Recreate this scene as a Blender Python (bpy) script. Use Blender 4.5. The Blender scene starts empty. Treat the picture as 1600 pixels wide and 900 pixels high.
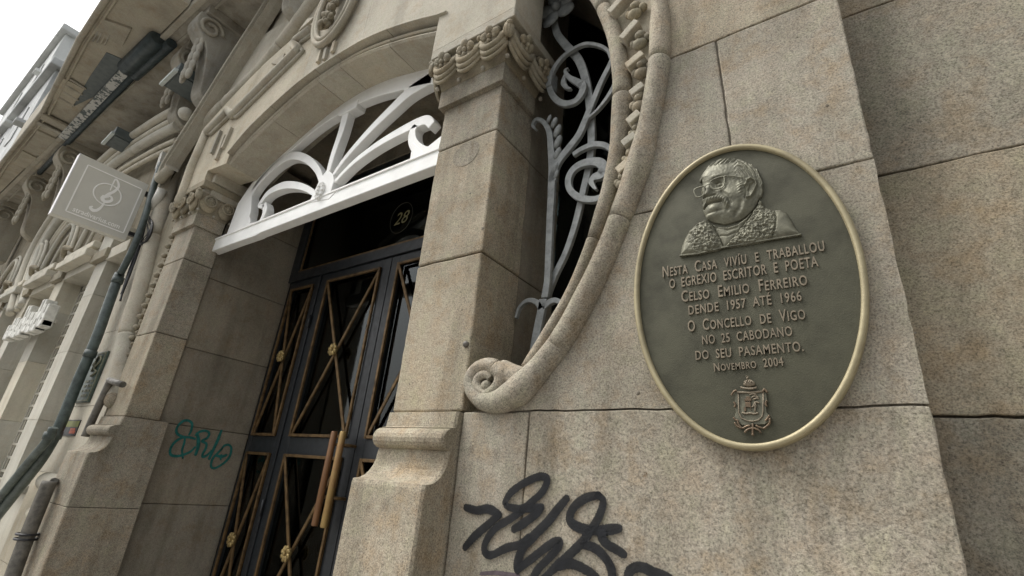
import bpy, bmesh, math, random
from mathutils import Vector, Matrix, noise
random.seed(7)
R_ = math.radians
# ------------------------------------------------------------------ camera, sky, sun, exposure
S = bpy.context.scene
C = S.collection
CAM = Vector((0.0, -1.5, 0.0))                 # eye height; the pavement is at z = -1.6
YAW, PIT, ROL, FPX = -0.63734597, 0.38573013, 0.09416547, 778.81
def cam_axes():
    cy, sy, cp, sp, cr, sr = math.cos(YAW), math.sin(YAW), math.cos(PIT), math.sin(PIT), math.cos(ROL), math.sin(ROL)
    f = Vector((sy*cp, cy*cp, sp)); r0 = Vector((cy, -sy, 0)); u0 = r0.cross(f)
    return cr*r0+sr*u0, -sr*r0+cr*u0, f
AX, AU, AF = cam_axes()
cd = bpy.data.cameras.new('camera'); cam = bpy.data.objects.new('camera', cd); C.objects.link(cam)
cam.matrix_world = Matrix(((AX.x, AU.x, -AF.x, CAM.x), (AX.y, AU.y, -AF.y, CAM.y), (AX.z, AU.z, -AF.z, CAM.z), (0, 0, 0, 1)))
cd.sensor_width = 36; cd.lens = FPX/1600*36; cd.clip_start = .05; cd.clip_end = 2000
S.camera = cam
SUN_EL, SUN_AZ = 58, -62                        # sun high to the left, over the street
w = bpy.data.worlds.new('World'); S.world = w; w.use_nodes = True
nt = w.node_tree; nt.nodes.clear()
sky = nt.nodes.new('ShaderNodeTexSky'); sky.sky_type = 'NISHITA'; sky.sun_disc = False
sky.sun_elevation = R_(SUN_EL); sky.sun_rotation = R_(180+SUN_AZ*-1) ; sky.air_density = 1.4; sky.dust_density = 6; sky.ozone_density = .6
hs = nt.nodes.new('ShaderNodeHueSaturation'); hs.inputs['Saturation'].default_value = .16
bg = nt.nodes.new('ShaderNodeBackground'); bg.inputs['Strength'].default_value = .15
wo = nt.nodes.new('ShaderNodeOutputWorld')
nt.links.new(sky.outputs[0], hs.inputs['Color']); nt.links.new(hs.outputs[0], bg.inputs['Color']); nt.links.new(bg.outputs[0], wo.inputs['Surface'])
sd = bpy.data.lights.new('sun', 'SUN'); sd.energy = .9; sd.angle = R_(24); sd.color = (1, .97, .88)
sun = bpy.data.objects.new('sun', sd); C.objects.link(sun)
sdir = Vector((math.sin(R_(SUN_AZ))*math.cos(R_(SUN_EL)), -math.cos(R_(SUN_AZ))*math.cos(R_(SUN_EL)), math.sin(R_(SUN_EL))))
sun.rotation_euler = sdir.to_track_quat('Z', 'Y').to_euler()
S.view_settings.view_transform = 'Standard'; S.view_settings.look = 'None'; S.view_settings.gamma = 1
S.view_settings.exposure = 0.77

# ------------------------------------------------------------------ measuring: a sight line of the photograph met with a plane of the facade
def ray(px, py): return AX*((px-800)/FPX) - AU*((py-450)/FPX) + AF
def P(px, py, Y=0.0):
    r = ray(px, py); return CAM + r*((Y-CAM.y)/r.y)
def PX(px, py, x):
    r = ray(px, py); return CAM + r*((x-CAM.x)/r.x)
def PZ(px, py, z):
    r = ray(px, py); return CAM + r*((z-CAM.z)/r.z)
def xz(px, py, Y=0.0):
    p = P(px, py, Y); return (p.x, p.z)

# ------------------------------------------------------------------ materials
def mat(name, build):
    m = bpy.data.materials.new(name); m.use_nodes = True
    t = m.node_tree; t.nodes.clear()
    o = t.nodes.new('ShaderNodeOutputMaterial'); b = t.nodes.new('ShaderNodeBsdfPrincipled')
    t.links.new(b.outputs[0], o.inputs['Surface'])
    build(t, b, o); return m
def N(t, k, **kw):
    n = t.nodes.new(k)
    for a, v in kw.items():
        if a in n.inputs.keys(): n.inputs[a].default_value = v
        else: setattr(n, a, v)
    return n
def nz(t, co, scale, detail=4, rough=.6, vec=None):
    n = N(t, 'ShaderNodeTexNoise'); n.inputs['Scale'].default_value = scale; n.inputs['Detail'].default_value = detail; n.inputs['Roughness'].default_value = rough
    if vec:
        mp = N(t, 'ShaderNodeMapping'); mp.inputs['Scale'].default_value = vec; t.links.new(co, mp.inputs['Vector']); co = mp.outputs[0]
    t.links.new(co, n.inputs['Vector']); return n.outputs['Fac']
def ramp(t, fac, stops):
    r = N(t, 'ShaderNodeValToRGB'); e = r.color_ramp.elements
    while len(e) < len(stops): e.new(.5)
    for i, (p, c) in enumerate(stops):
        e[i].position = p; e[i].color = (*c, 1) if len(c) == 3 else c
    t.links.new(fac, r.inputs[0]); return r.outputs[0]
def mixc(t, a, b, fac, mode='MIX'):
    m = N(t, 'ShaderNodeMix'); m.data_type = 'RGBA'; m.blend_type = mode
    for s, v in ((0, fac), (6, a), (7, b)):
        if isinstance(v, (int, float)): m.inputs[s].default_value = v
        elif isinstance(v, tuple): m.inputs[s].default_value = (*v, 1)
        else: t.links.new(v, m.inputs[s])
    return m.outputs[2]
def g3(v): return (v, v, v)
def stone(name, base, grain=1.0, speck=.5, bump=.5, stain=.6, soot=.4, grainscale=170):
    def bld(t, b, o):
        co = N(t, 'ShaderNodeNewGeometry').outputs['Position']
        fine = nz(t, co, grainscale, 3, .8)
        mid = nz(t, co, grainscale*.35, 3, .7)
        big = nz(t, co, 1.7, 6, .65); big2 = nz(t, co, 5.5, 7, .7)
        drip = nz(t, co, 1.0, 6, .62, (6, 6, .8))
        vor = N(t, 'ShaderNodeTexVoronoi'); vor.inputs['Scale'].default_value = grainscale*1.6; t.links.new(co, vor.inputs['Vector'])
        oi = N(t, 'ShaderNodeObjectInfo').outputs['Random']
        c = ramp(t, fine, [(.3, tuple(x*(1-speck) for x in base)), (.5, base), (.72, tuple(min(1, x*(1+speck*.55)) for x in base))])
        bwn = N(t, 'ShaderNodeSeparateColor'); t.links.new(vor.outputs['Color'], bwn.inputs[0])
        c = mixc(t, c, ramp(t, bwn.outputs[0], [(0, g3(.45)), (.1, g3(.6)), (.17, g3(1)), (.9, g3(1.0)), (1, g3(1.25))]), .55*grain, 'MULTIPLY')
        c = mixc(t, c, ramp(t, mid, [(.3, g3(.78)), (.6, g3(1.08))]), .7*grain, 'MULTIPLY')
        c = mixc(t, c, ramp(t, big2, [(.3, (.80, .75, .66)), (.5, g3(1)), (.72, (1.08, 1.06, 1.0))]), stain, 'MULTIPLY')
        c = mixc(t, c, ramp(t, big, [(.3, (.62, .61, .58)), (.55, g3(1)), (.8, (1.1, 1.06, .98))]), stain, 'MULTIPLY')
        c = mixc(t, c, ramp(t, drip, [(.34, (.5, .49, .46)), (.52, g3(1)), (1, g3(1.05))]), soot, 'MULTIPLY')
        hn = nz(t, co, 11, 4, .6); c = mixc(t, c, ramp(t, hn, [(.32, (1.05, .98, .92)), (.5, (1, 1, 1)), (.68, (.95, 1.0, .96))]), .9*grain, 'MULTIPLY')
        hn2 = nz(t, co, 38, 4, .7); c = mixc(t, c, ramp(t, hn2, [(.3, (.86, .84, .82)), (.5, (1, 1, 1)), (.7, (1.1, 1.08, 1.03))]), .8*grain, 'MULTIPLY')
        hue = ramp(t, oi, [(0, (.84, .85, .86)), (.35, (.95, .93, .90)), (.65, (1.0, 1.0, 1.0)), (1, (1.08, 1.04, .97))])
        c = mixc(t, c, hue, 1.0, 'MULTIPLY')
        t.links.new(c, b.inputs['Base Color'])
        b.inputs['Roughness'].default_value = .9; b.inputs['Specular IOR Level'].default_value = .25
        h = mixc(t, fine, mid, .45)
        h2 = mixc(t, h, big2, .3)
        bp = N(t, 'ShaderNodeBump'); bp.inputs['Strength'].default_value = bump; bp.inputs['Distance'].default_value = .006
        t.links.new(h2, bp.inputs['Height']); t.links.new(bp.outputs[0], b.inputs['Normal'])
    return mat(name, bld)
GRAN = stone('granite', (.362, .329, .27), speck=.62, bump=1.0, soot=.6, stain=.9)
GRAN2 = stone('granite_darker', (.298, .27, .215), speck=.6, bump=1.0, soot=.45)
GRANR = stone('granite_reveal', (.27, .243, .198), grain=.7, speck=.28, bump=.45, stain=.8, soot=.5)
SAND = stone('carved_stone', (.46, .43, .36), grain=.5, speck=.2, bump=.3, stain=.55, soot=.25)
CARV = stone('weathered_carving', (.32, .29, .225), grain=.6, speck=.3, bump=.6, stain=.8, soot=.5)
LIME = stone('pale_shop_stone', (.54, .52, .455), grain=.3, speck=.1, bump=.15, stain=.4, soot=.35)
DARKST = stone('haze_lifted_soffit_stone', (.44, .42, .37), grain=.3, speck=.18, bump=.3, stain=.9, soot=.5)  # base colour raised in place of lens haze; stains and streaks on top
MORT = stone('old_mortar', (.19, .17, .14), grain=.3, bump=.2)
def simple(name, col, rough=.5, metal=0, var=.25, vs=12, bump=.1, spec=.5, col2=None, bs=80):
    def bld(t, b, o):
        co = N(t, 'ShaderNodeNewGeometry').outputs['Position']
        a = nz(t, co, vs, 6, .65)
        c2 = col2 or tuple(x*(1-var*1.6) for x in col)
        c = ramp(t, a, [(.3, c2), (.58, col), (.85, tuple(min(1, x*(1+var*.6)) for x in col))])
        t.links.new(c, b.inputs['Base Color'])
        b.inputs['Metallic'].default_value = metal; b.inputs['Specular IOR Level'].default_value = spec
        r = ramp(t, a, [(.3, g3(min(1, rough*1.3))), (.7, g3(rough*.85))]); t.links.new(r, b.inputs['Roughness'])
        bp = N(t, 'ShaderNodeBump'); bp.inputs['Strength'].default_value = bump; bp.inputs['Distance'].default_value = .003
        f = nz(t, co, bs, 3, .6); t.links.new(f, bp.inputs['Height']); t.links.new(bp.outputs[0], b.inputs['Normal'])
    return mat(name, bld)
WHITE = simple('white_painted_wood', (.86, .86, .83), .38, var=.06, vs=6, bump=.05, spec=.4)
IRON = simple('grey_painted_iron', (.27, .285, .28), .5, var=.25, vs=25, bump=.35)
BRZ = simple('dark_green_bronze', (.056, .054, .031), .55, metal=.3, var=.22, vs=9, bump=.25, bs=260)
BRZL = simple('bronze_relief', (.145, .14, .098), .5, metal=.35, var=.3, vs=30, bump=.25, bs=180)
BRZT = simple('bronze_letters', (.20, .165, .115), .48, metal=.35, var=.25, vs=40, bump=.1)
RIMM = simple('polished_bronze_rim', (.32, .275, .165), .5, metal=.25, var=.25, vs=7, bump=.2)
SHLD = simple('copper_toned_bronze', (.15, .105, .065), .4, metal=.5, var=.4, vs=60, bump=.2)
NAVY = simple('blue_black_painted_metal', (.016, .019, .022), .38, var=.3, vs=20, bump=.12)
BRAS = simple('aged_brass', (.17, .105, .045), .45, metal=.5, var=.45, vs=18, bump=.3)
BRAS2 = simple('brass_rosette', (.42, .31, .13), .35, metal=.6, var=.4, vs=60, bump=.3)
HAND = simple('rubbed_brass_handle', (.21, .11, .05), .35, metal=.35, var=.35, vs=6, bump=.15, col2=(.17, .085, .045))
HAND2 = simple('bright_brass_handle', (.38, .26, .10), .38, metal=.4, var=.4, vs=5, bump=.15, col2=(.28, .15, .07))
PIPE = simple('grey_green_drainpipe', (.075, .098, .09), .42, var=.35, vs=14, bump=.25)
PIPEB = simple('brown_grey_drainpipe', (.13, .12, .10), .5, var=.4, vs=18, bump=.4)
CABL = simple('black_cable', (.02, .02, .022), .4, var=.3)
CREAM = simple('cream_conduit', (.52, .50, .44), .5, var=.15, vs=10)
SIGNF = simple('taupe_sign_face', (.62, .605, .54), .45, var=.05, vs=3, bump=.02, spec=.3)
SIGNE = simple('pale_sign_edge', (.72, .70, .70), .4, var=.05)
SIGNW = simple('cream_sign_print', (.97, .96, .92), .5, var=.02)
LETT = simple('white_shop_letters', (.70, .69, .63), .5, var=.25, vs=14)
GRNP = simple('verdigris_plaque', (.06, .085, .07), .4, metal=.3, var=.3, vs=25, bump=.3)
GRNT = simple('worn_brass_lettering', (.17, .17, .11), .45, metal=.3, var=.3, vs=25)
def spray(name, col, hold=.36):
    def bld(t, b, o):
        co = N(t, 'ShaderNodeNewGeometry').outputs['Position']
        at = N(t, 'ShaderNodeAttribute'); at.attribute_name = 'cover'
        fine = nz(t, co, 230, 3, .8); mid_ = nz(t, co, 30, 4, .6)
        c = ramp(t, mid_, [(.3, tuple(x*.7 for x in col)), (.7, tuple(x*1.5 for x in col))]); t.links.new(c, b.inputs['Base Color']); b.inputs['Roughness'].default_value = .8; b.inputs['Specular IOR Level'].default_value = .25
        m1 = N(t, 'ShaderNodeMath', operation='MULTIPLY'); t.links.new(at.outputs['Fac'], m1.inputs[0]); m1.inputs[1].default_value = 1.02
        m2 = N(t, 'ShaderNodeMath', operation='SUBTRACT'); t.links.new(m1.outputs[0], m2.inputs[0]); t.links.new(fine, m2.inputs[1])
        m3 = N(t, 'ShaderNodeMath', operation='MULTIPLY'); t.links.new(m2.outputs[0], m3.inputs[0]); m3.inputs[1].default_value = 5; m3.use_clamp = True
        m4 = N(t, 'ShaderNodeMath', operation='MULTIPLY'); t.links.new(m3.outputs[0], m4.inputs[0]); m4.inputs[1].default_value = .94
        t.links.new(m4.outputs[0], b.inputs['Alpha'])
        bp = N(t, 'ShaderNodeBump'); bp.inputs['Strength'].default_value = .7; bp.inputs['Distance'].default_value = .006; t.links.new(nz(t, co, 170, 3, .8), bp.inputs['Height']); t.links.new(bp.outputs[0], b.inputs['Normal'])
    return mat(name, bld)
SPRK = spray('black_spray_paint', (.012, .013, .015)); SPRP = spray('faded_purple_spray_paint', (.09, .07, .08)); SPRG = spray('teal_spray_paint', (.02, .13, .115))
TARP = simple('blue_grey_tarpaulin', (.05, .07, .075), .45, var=.3, vs=12, bump=.3, bs=15)
LAMP = simple('blue_grey_lamp_housing', (.10, .12, .12), .45, var=.15)
LAMPL = simple('pale_lamp_rim', (.55, .60, .58), .4, var=.1)
TREE_G = simple('bright_green_bar', (.02, .22, .06), .4, var=.2)
FARB = simple('far_plaster_painted_haze', (.74, .75, .72), .8, var=.12, vs=.6)  # haze is painted into both far colours as paler tones
FARD = simple('far_recess_painted_haze', (.55, .56, .54), .6, var=.2, vs=.8)
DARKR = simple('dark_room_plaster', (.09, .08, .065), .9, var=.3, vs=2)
ASPH = simple('asphalt', (.05, .05, .05), .9, var=.25, vs=9, bump=.5, bs=120)
PAVE = simple('granite_paving', (.36, .34, .31), .85, var=.2, vs=6, bump=.4, bs=150)
STK1 = simple('yellow_green_sticker', (.16, .17, .045), .5, var=.1)
STK2 = simple('red_sticker_print', (.42, .10, .05), .5, var=.1)
GOLD = simple('gold_number', (.11, .095, .03), .45, var=.2, vs=40)
def gls(t, b, o):
    t.nodes.remove(b)
    tr = N(t, 'ShaderNodeBsdfTransparent'); tr.inputs[0].default_value = (.35, .38, .37, 1)
    gl = N(t, 'ShaderNodeBsdfGlossy'); gl.inputs[0].default_value = (.9, .95, .95, 1); gl.inputs['Roughness'].default_value = .04
    fr = N(t, 'ShaderNodeFresnel'); fr.inputs[0].default_value = 1.45
    mx = N(t, 'ShaderNodeMixShader'); t.links.new(fr.outputs[0], mx.inputs[0]); t.links.new(tr.outputs[0], mx.inputs[1]); t.links.new(gl.outputs[0], mx.inputs[2])
    t.links.new(mx.outputs[0], o.inputs['Surface'])
GOLDR = simple('faded_gold_line', (.03, .028, .012), .5, var=.2)
GLASS = mat('dark_window_glass', gls)
def tarpdec(t, b, o):
    co = N(t, 'ShaderNodeNewGeometry').outputs['Position']
    a = nz(t, co, 9, 3, .8); c = ramp(t, a, [(.46, (.09, .11, .11)), (.5, (.55, .55, .52))])
    t.links.new(c, b.inputs['Base Color']); b.inputs['Roughness'].default_value = .6
TARPD = mat('printed_banner_cloth', tarpdec)

# ------------------------------------------------------------------ object helpers
def link(o, parent=None):
    C.objects.link(o)
    if parent: o.parent = parent
    return o
def tag(o, label=None, cat=None, group=None, kind=None):
    if label: o['label'] = label
    if cat: o['category'] = cat
    if group: o['group'] = group
    if kind: o['kind'] = kind
    return o
def thing(name, label, cat, loc=(0, 0, 0), group=None):
    o = bpy.data.objects.new(name, None); o.empty_display_size = .2; C.objects.link(o)
    return tag(o, label, cat, group)
def vec(p): return Vector(p)
class Geo:
    def __init__(s): s.v = []; s.f = []; s.sm = []
    def add(s, vs, fs, smooth=False):
        n = len(s.v); s.v += [tuple(v) for v in vs]; s.f += [tuple(i+n for i in f) for f in fs]; s.sm += [smooth]*len(fs); return s
    def box(s, a, b):
        x0, x1 = sorted((a[0], b[0])); y0, y1 = sorted((a[1], b[1])); z0, z1 = sorted((a[2], b[2]))
        vs = [(x, y, z) for x in (x0, x1) for y in (y0, y1) for z in (z0, z1)]
        return s.add(vs, [(0, 1, 3, 2), (4, 6, 7, 5), (0, 4, 5, 1), (2, 3, 7, 6), (0, 2, 6, 4), (1, 5, 7, 3)])
    def obox(s, c, ux, uy, uz):     # centre and three half-axis vectors
        c, ux, uy, uz = map(Vector, (c, ux, uy, uz))
        vs = [c+ux*i+uy*j+uz*k for i in (-1, 1) for j in (-1, 1) for k in (-1, 1)]
        return s.add(vs, [(0, 1, 3, 2), (4, 6, 7, 5), (0, 4, 5, 1), (2, 3, 7, 6), (0, 2, 6, 4), (1, 5, 7, 3)])
    def bar(s, a, b, wd, th, up=(0, -1, 0)):   # bar from a to b, wide across the wall plane, thick along up
        a, b, up = Vector(a), Vector(b), Vector(up)
        d = (b-a); sd_ = d.normalized().cross(up).normalized(); up = sd_.cross(d.normalized()).normalized()
        return s.obox((a+b)/2, d/2, sd_*wd/2, up*th/2)
    def tube(s, pts, r, n=10, flat=None, up=(0, -1, 0), closed=False):
        pts = [Vector(p) for p in pts]; m = len(pts); vs = []
        rr = r if isinstance(r, (list, tuple)) else [r]*m
        up = Vector(up)
        for i, p in enumerate(pts):
            if closed: d = pts[(i+1) % m]-pts[i-1]
            else: d = pts[min(i+1, m-1)]-pts[max(i-1, 0)]
            d.normalize(); a = d.cross(up)
            if a.length < 1e-3: a = d.cross(Vector((1, 0, 0)))
            a.normalize(); b = a.cross(d).normalized()
            fa, fb = flat if flat else (1, 1)
            for k in range(n):
                t = 2*math.pi*k/n; vs.append(p+a*math.cos(t)*rr[i]*fa+b*math.sin(t)*rr[i]*fb)
        fs = []
        for i in range(m if closed else m-1):
            j = (i+1) % m
            for k in range(n): fs.append((i*n+k, i*n+(k+1) % n, j*n+(k+1) % n, j*n+k))
        s.add(vs, fs, True)
        if not closed:
            q = len(s.v)-len(vs); s.f += [tuple(q+k for k in range(n))[::-1], tuple(q+(m-1)*n+k for k in range(n))]; s.sm += [False]*2
        return s
    def ribbon(s, pts, wd, th, up=(0, -1, 0)):  # flat strip swept along pts, rectangular section
        pts = [Vector(p) for p in pts]; m = len(pts); vs = []; up = Vector(up)
        ww = wd if isinstance(wd, (list, tuple)) else [wd]*m
        for i, p in enumerate(pts):
            d = (pts[min(i+1, m-1)]-pts[max(i-1, 0)]).normalized(); a = d.cross(up).normalized()
            for x, y in ((-1, -1), (1, -1), (1, 1), (-1, 1)): vs.append(p+a*x*ww[i]/2+up*y*th/2)
        fs = [(i*4+k, i*4+(k+1) % 4, i*4+4+(k+1) % 4, i*4+4+k) for i in range(m-1) for k in range(4)]
        fs += [(3, 2, 1, 0), ((m-1)*4, (m-1)*4+1, (m-1)*4+2, (m-1)*4+3)]
        return s.add(vs, fs)
    def ball(s, c, r, sx=(1, 0, 0), sy=(0, 1, 0), sz=(0, 0, 1), k=(1, 1, 1), n=10, m=7):
        c, sx, sy, sz = map(Vector, (c, sx, sy, sz)); vs = []
        for i in range(m+1):
            a = math.pi*i/m
            for j in range(n):
                b = 2*math.pi*j/n
                vs.append(c+(sx*math.sin(a)*math.cos(b)*k[0]+sy*math.sin(a)*math.sin(b)*k[1]+sz*math.cos(a)*k[2])*r)
        fs = [(i*n+j, (i+1)*n+j, (i+1)*n+(j+1) % n, i*n+(j+1) % n) for i in range(m) for j in range(n)]
        return s.add(vs, fs, True)
    def prof(s, path, pr, smooth=False):  # sweep (across, y) profile along an (x, z) path
        m = len(path); k = len(pr); vs = []
        for i, (x, z) in enumerate(path):
            a = path[max(i-1, 0)]; b = path[min(i+1, m-1)]
            dx, dz = b[0]-a[0], b[1]-a[1]; l = math.hypot(dx, dz) or 1; nx, nzz = -dz/l, dx/l
            for (u, y) in pr: vs.append((x+nx*u, y, z+nzz*u))
        fs = [(i*k+j, i*k+j+1, (i+1)*k+j+1, (i+1)*k+j) for i in range(m-1) for j in range(k-1)]
        s.add(vs, fs, smooth)
        return s
    def prism(s, poly, y0, y1):
        n = len(poly); vs = [(x, y0, z) for x, z in poly]+[(x, y1, z) for x, z in poly]
        return s.add(vs, [tuple(range(n)), tuple(range(2*n-1, n-1, -1))]+[(i, i+n, (i+1) % n+n, (i+1) % n) for i in range(n)])
    def build(s, name, m, parent=None, bev=0, sub=0, fix=True):
        me = bpy.data.meshes.new(name); me.from_pydata(s.v, [], s.f)
        for p, q in zip(me.polygons, s.sm): p.use_smooth = q
        if fix:
            b = bmesh.new(); b.from_mesh(me); bmesh.ops.recalc_face_normals(b, faces=b.faces); b.to_mesh(me); b.free()
        me.materials.append(m); me.update()
        o = bpy.data.objects.new(name, me); link(o, parent)
        if bev:
            md = o.modifiers.new('bevel', 'BEVEL'); md.width = bev; md.segments = 2; md.limit_method = 'ANGLE'; md.angle_limit = R_(35); md.harden_normals = False
        return o
def cr(pts, k=8, closed=False):
    pts = [tuple(p) for p in pts]; n = len(pts); out = []
    rng = range(n if closed else n-1)
    for i in rng:
        g = (lambda j: pts[j % n]) if closed else (lambda j: pts[max(0, min(n-1, j))])
        a, b, c, d = g(i-1), g(i), g(i+1), g(i+2)
        for q in range(k):
            t = q/k; t2 = t*t; t3 = t2*t
            out.append(tuple(.5*(2*b[e]+(c[e]-a[e])*t+(2*a[e]-5*b[e]+4*c[e]-d[e])*t2+(3*b[e]-a[e]-3*c[e]+d[e])*t3) for e in range(len(b))))
    if not closed: out.append(pts[-1])
    return out
def jag(poly, step=.035, amp=.0022, seed=0):   # worn outline of a dressed stone
    out = []; n = len(poly); cxx = sum(p[0] for p in poly)/n; czz = sum(p[1] for p in poly)/n
    for i in range(n):
        a, b = poly[i], poly[(i+1) % n]; l = math.hypot(b[0]-a[0], b[1]-a[1]); m = max(1, int(l/step))
        for k in range(m):
            t = k/m; x = a[0]+(b[0]-a[0])*t; z = a[1]+(b[1]-a[1])*t
            if k or l > .1:
                ch = max(0, noise.noise(Vector((x*9+seed, z*9, 4.4)))-.42)*.02; x += (cxx-x)*ch; z += (czz-z)*ch; x += amp*noise.noise(Vector((x*23+seed, z*23, 1.3)))*2; z += amp*noise.noise(Vector((x*19, z*19+seed, 7.7)))*2
            out.append((x, z))
    return out
GAP = .003
def block(poly, y0, y1, m, parent, name='stone_block', gap=GAP, bev=.005, amp=.0022):
    cx = sum(p[0] for p in poly)/len(poly); cz = sum(p[1] for p in poly)/len(poly)
    return Geo().prism(jag(poly, amp=amp, seed=cx*3+cz), y0, y1).build(name, m, parent, bev)
def rect(x0, x1, z0, z1, g=GAP): return [(x0+g, z0+g), (x1-g, z0+g), (x1-g, z1-g), (x0+g, z1-g)]
def flower(g, c, r, nrm=(0, -1, 0), n=5, up=(0, 0, 1), k=.36, cup=.35, centre=True):
    c, nrm, up = Vector(c), Vector(nrm).normalized(), Vector(up); a = nrm.cross(up).normalized(); b = a.cross(nrm).normalized()
    for i in range(n):
        t = 2*math.pi*(i+.25)/n; d = a*math.cos(t)+b*math.sin(t); e = nrm.cross(d)
        g.ball(c+d*r*.58+nrm*r*.12, r, d, e, nrm, (.45, k, .2), 8, 5)
    if centre: g.ball(c+nrm*r*.28, r*.26, a, b, nrm, (1, 1, .8), 8, 5)
    return g
GR = -1.6

# ------------------------------------------------------------------ ground
tag(Geo().box((-60, -60, GR-.3), (60, -4.2, GR-.12)).build('road', ASPH), kind='structure')
tag(Geo().box((-60, -4.2, GR-.3), (60, 1.2, GR)).build('pavement', PAVE), kind='structure')

# ------------------------------------------------------------------ the building
B = thing('stone_building', 'grand grey granite building with carved arched doorway, oval bronze plaque and stone balcony', 'building')
ZB, Z2, Z3, Z4 = .268, .962, 1.637, 2.36
# outer torus of the great ring, right side measured from the crown of the photograph downwards
OUT = [xz(a, b) for a, b in ((1041.7, 0), (1048, 50), (1047.5, 98), (1040, 150), (1030, 200), (1020, 255.6), (1000, 311), (966.7, 395.6), (937, 463.6), (899, 533), (862, 585), (815.6, 628), (786.7, 641))]
INN = [xz(a, b) for a, b in ((1015, 0), (1016.7, 50), (1015, 100), (1008, 150), (997.8, 204.4), (979, 266.7), (964, 315.6), (931, 400), (899, 466), (862, 530), (815.6, 583.5))]
TOP = [(-3.0, 4.32), (-2.35, 4.22), (-1.75, 3.95), (-1.2, 3.5), (-.8, 3.0), (-.55, 2.5)]
outc = cr(TOP+OUT, 6)                                   # outer edge of the outer torus, apex -> curl
def off(path, d):
    out = []
    for i, (x, z) in enumerate(path):
        a = path[max(i-1, 0)]; b = path[min(i+1, len(path)-1)]; dx, dz = b[0]-a[0], b[1]-a[1]; l = math.hypot(dx, dz)
        out.append((x-(-dz/l)*-d*-1, z-(dx/l)*-d*-1))
    return out
# ---- wall right of the ring: big blocks, cut to the ring
def ringx(z):       # x of the ring's outer edge at height z (right side)
    best = None
    for (x0, z0), (x1, z1) in zip(outc, outc[1:]):
        if (z0-z)*(z1-z) <= 0 and z0 != z1: best = x0+(x1-x0)*(z-z0)/(z1-z0)
    return best
def edge(z0, z1, n=14):
    out = []
    for i in range(n+1):
        z = z0+(z1-z0)*i/n; out.append((ringx(z)-.015, z))
    return out
W = bpy.data.objects.new('plaque_wall', None); link(W, B)
XR = .117
block([(-1.2, ZB+GAP)]+edge(ZB+.003, Z2-GAP)+[(XR, Z2-GAP), (XR, ZB+GAP)], 0, .3, GRAN, W)
block(edge(Z2+GAP, Z3-GAP)+[(-.268-.002, Z3-GAP), (-.245-.002, Z2+GAP)], 0, .3, GRAN, W)
block([(-.245+.003, Z2+GAP), (-.268+.003, Z3-GAP), (XR, Z3-GAP), (XR, Z2+GAP)], 0, .3, GRAN, W)
block(edge(Z3+.002, Z4-.002)+[(XR, Z4-.002), (XR, Z3+.002)], 0, .3, GRAN, W)
block(edge(Z4+.002, 3.1)+[(XR, 3.1), (XR, Z4+.002)], 0, .3, GRAN, W)
block(edge(3.104, 3.85)+[(XR, 3.85), (XR, 3.104)], 0, .3, GRAN, W)
block([(-1.7, 4.25), (-1.2, 3.854), (XR, 3.854), (XR, 4.7), (-1.7, 4.7)], 0, .3, GRAN, W)
block(rect(-1.288, -.985, -.62, ZB-.001, .002), .0, .3, GRAN, W)
block([(-.98, -.62), (XR+.0, -.62), (XR+.0, ZB-GAP), (-.98, ZB-GAP)], -.003, .3, GRAN, W)
block(rect(-1.288, -.6, GR, -.62), .0, .3, GRAN, W); block(rect(-.6, XR, GR, -.62), .0, .3, GRAN, W)
Geo().box((-1.25, .008, GR), (XR-.012, .28, ZB)).build('mortar_bed', MORT, W)
Geo().box((-.3, .008, ZB), (XR-.012, .28, 4.6)).build('mortar_bed', MORT, W)
# ---- recessed wall to the right
W2 = bpy.data.objects.new('recessed_wall', None); link(W2, B)
zs = [GR, -.55, .262, .975, 1.64, 2.42, 3.2, 4.0, 4.7]
for i in range(len(zs)-1):
    xs = [.1, 1.55+.35*(i % 2), 3.0+.3*(i % 2), 4.5]
    for a, b in zip(xs, xs[1:]): block(rect(a, b, zs[i], zs[i+1], .0035), .125+.004*math.sin(i*5), .4, GRAN2, W2, bev=.004)
Geo().box((.1, .145, GR), (4.5, .4, 4.7)).build('mortar_bed', MORT, W2)

# ---- right pillar
PL, PR = -1.69, -1.292
def pillar(x0, x1, joints, depth, nm, taper=0, backm=None, deep=None):
    p = bpy.data.objects.new(nm, None); link(p, B)
    for a, b in zip(joints, joints[1:]):
        g = Geo().prism(jag(rect(x0, x1, a, b, .003), amp=.0018, seed=a), 0, depth)
        g.build('stone_block', GRAN, p, .008)
    Geo().box((x0+.02, .02, joints[0]), (x1-.02, depth-.01, joints[-1])).build('mortar_bed', MORT, p)
    return p
pil = pillar(PL, PR, [ZB, Z2, Z3, 1.95], .30, 'right_pillar'); pil.name = 'pillar'
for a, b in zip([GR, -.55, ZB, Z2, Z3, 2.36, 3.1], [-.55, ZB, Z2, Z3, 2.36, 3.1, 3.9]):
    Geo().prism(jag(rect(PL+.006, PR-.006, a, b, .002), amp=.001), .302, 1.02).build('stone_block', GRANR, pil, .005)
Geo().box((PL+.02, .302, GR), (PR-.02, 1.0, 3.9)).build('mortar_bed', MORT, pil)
# ---- left pier
LL, LR = -5.03, -4.63
pier = pillar(LL, LR, [ZB, .94, 1.60, 1.92], .245, 'pier'); pier.name = 'pillar'
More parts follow.
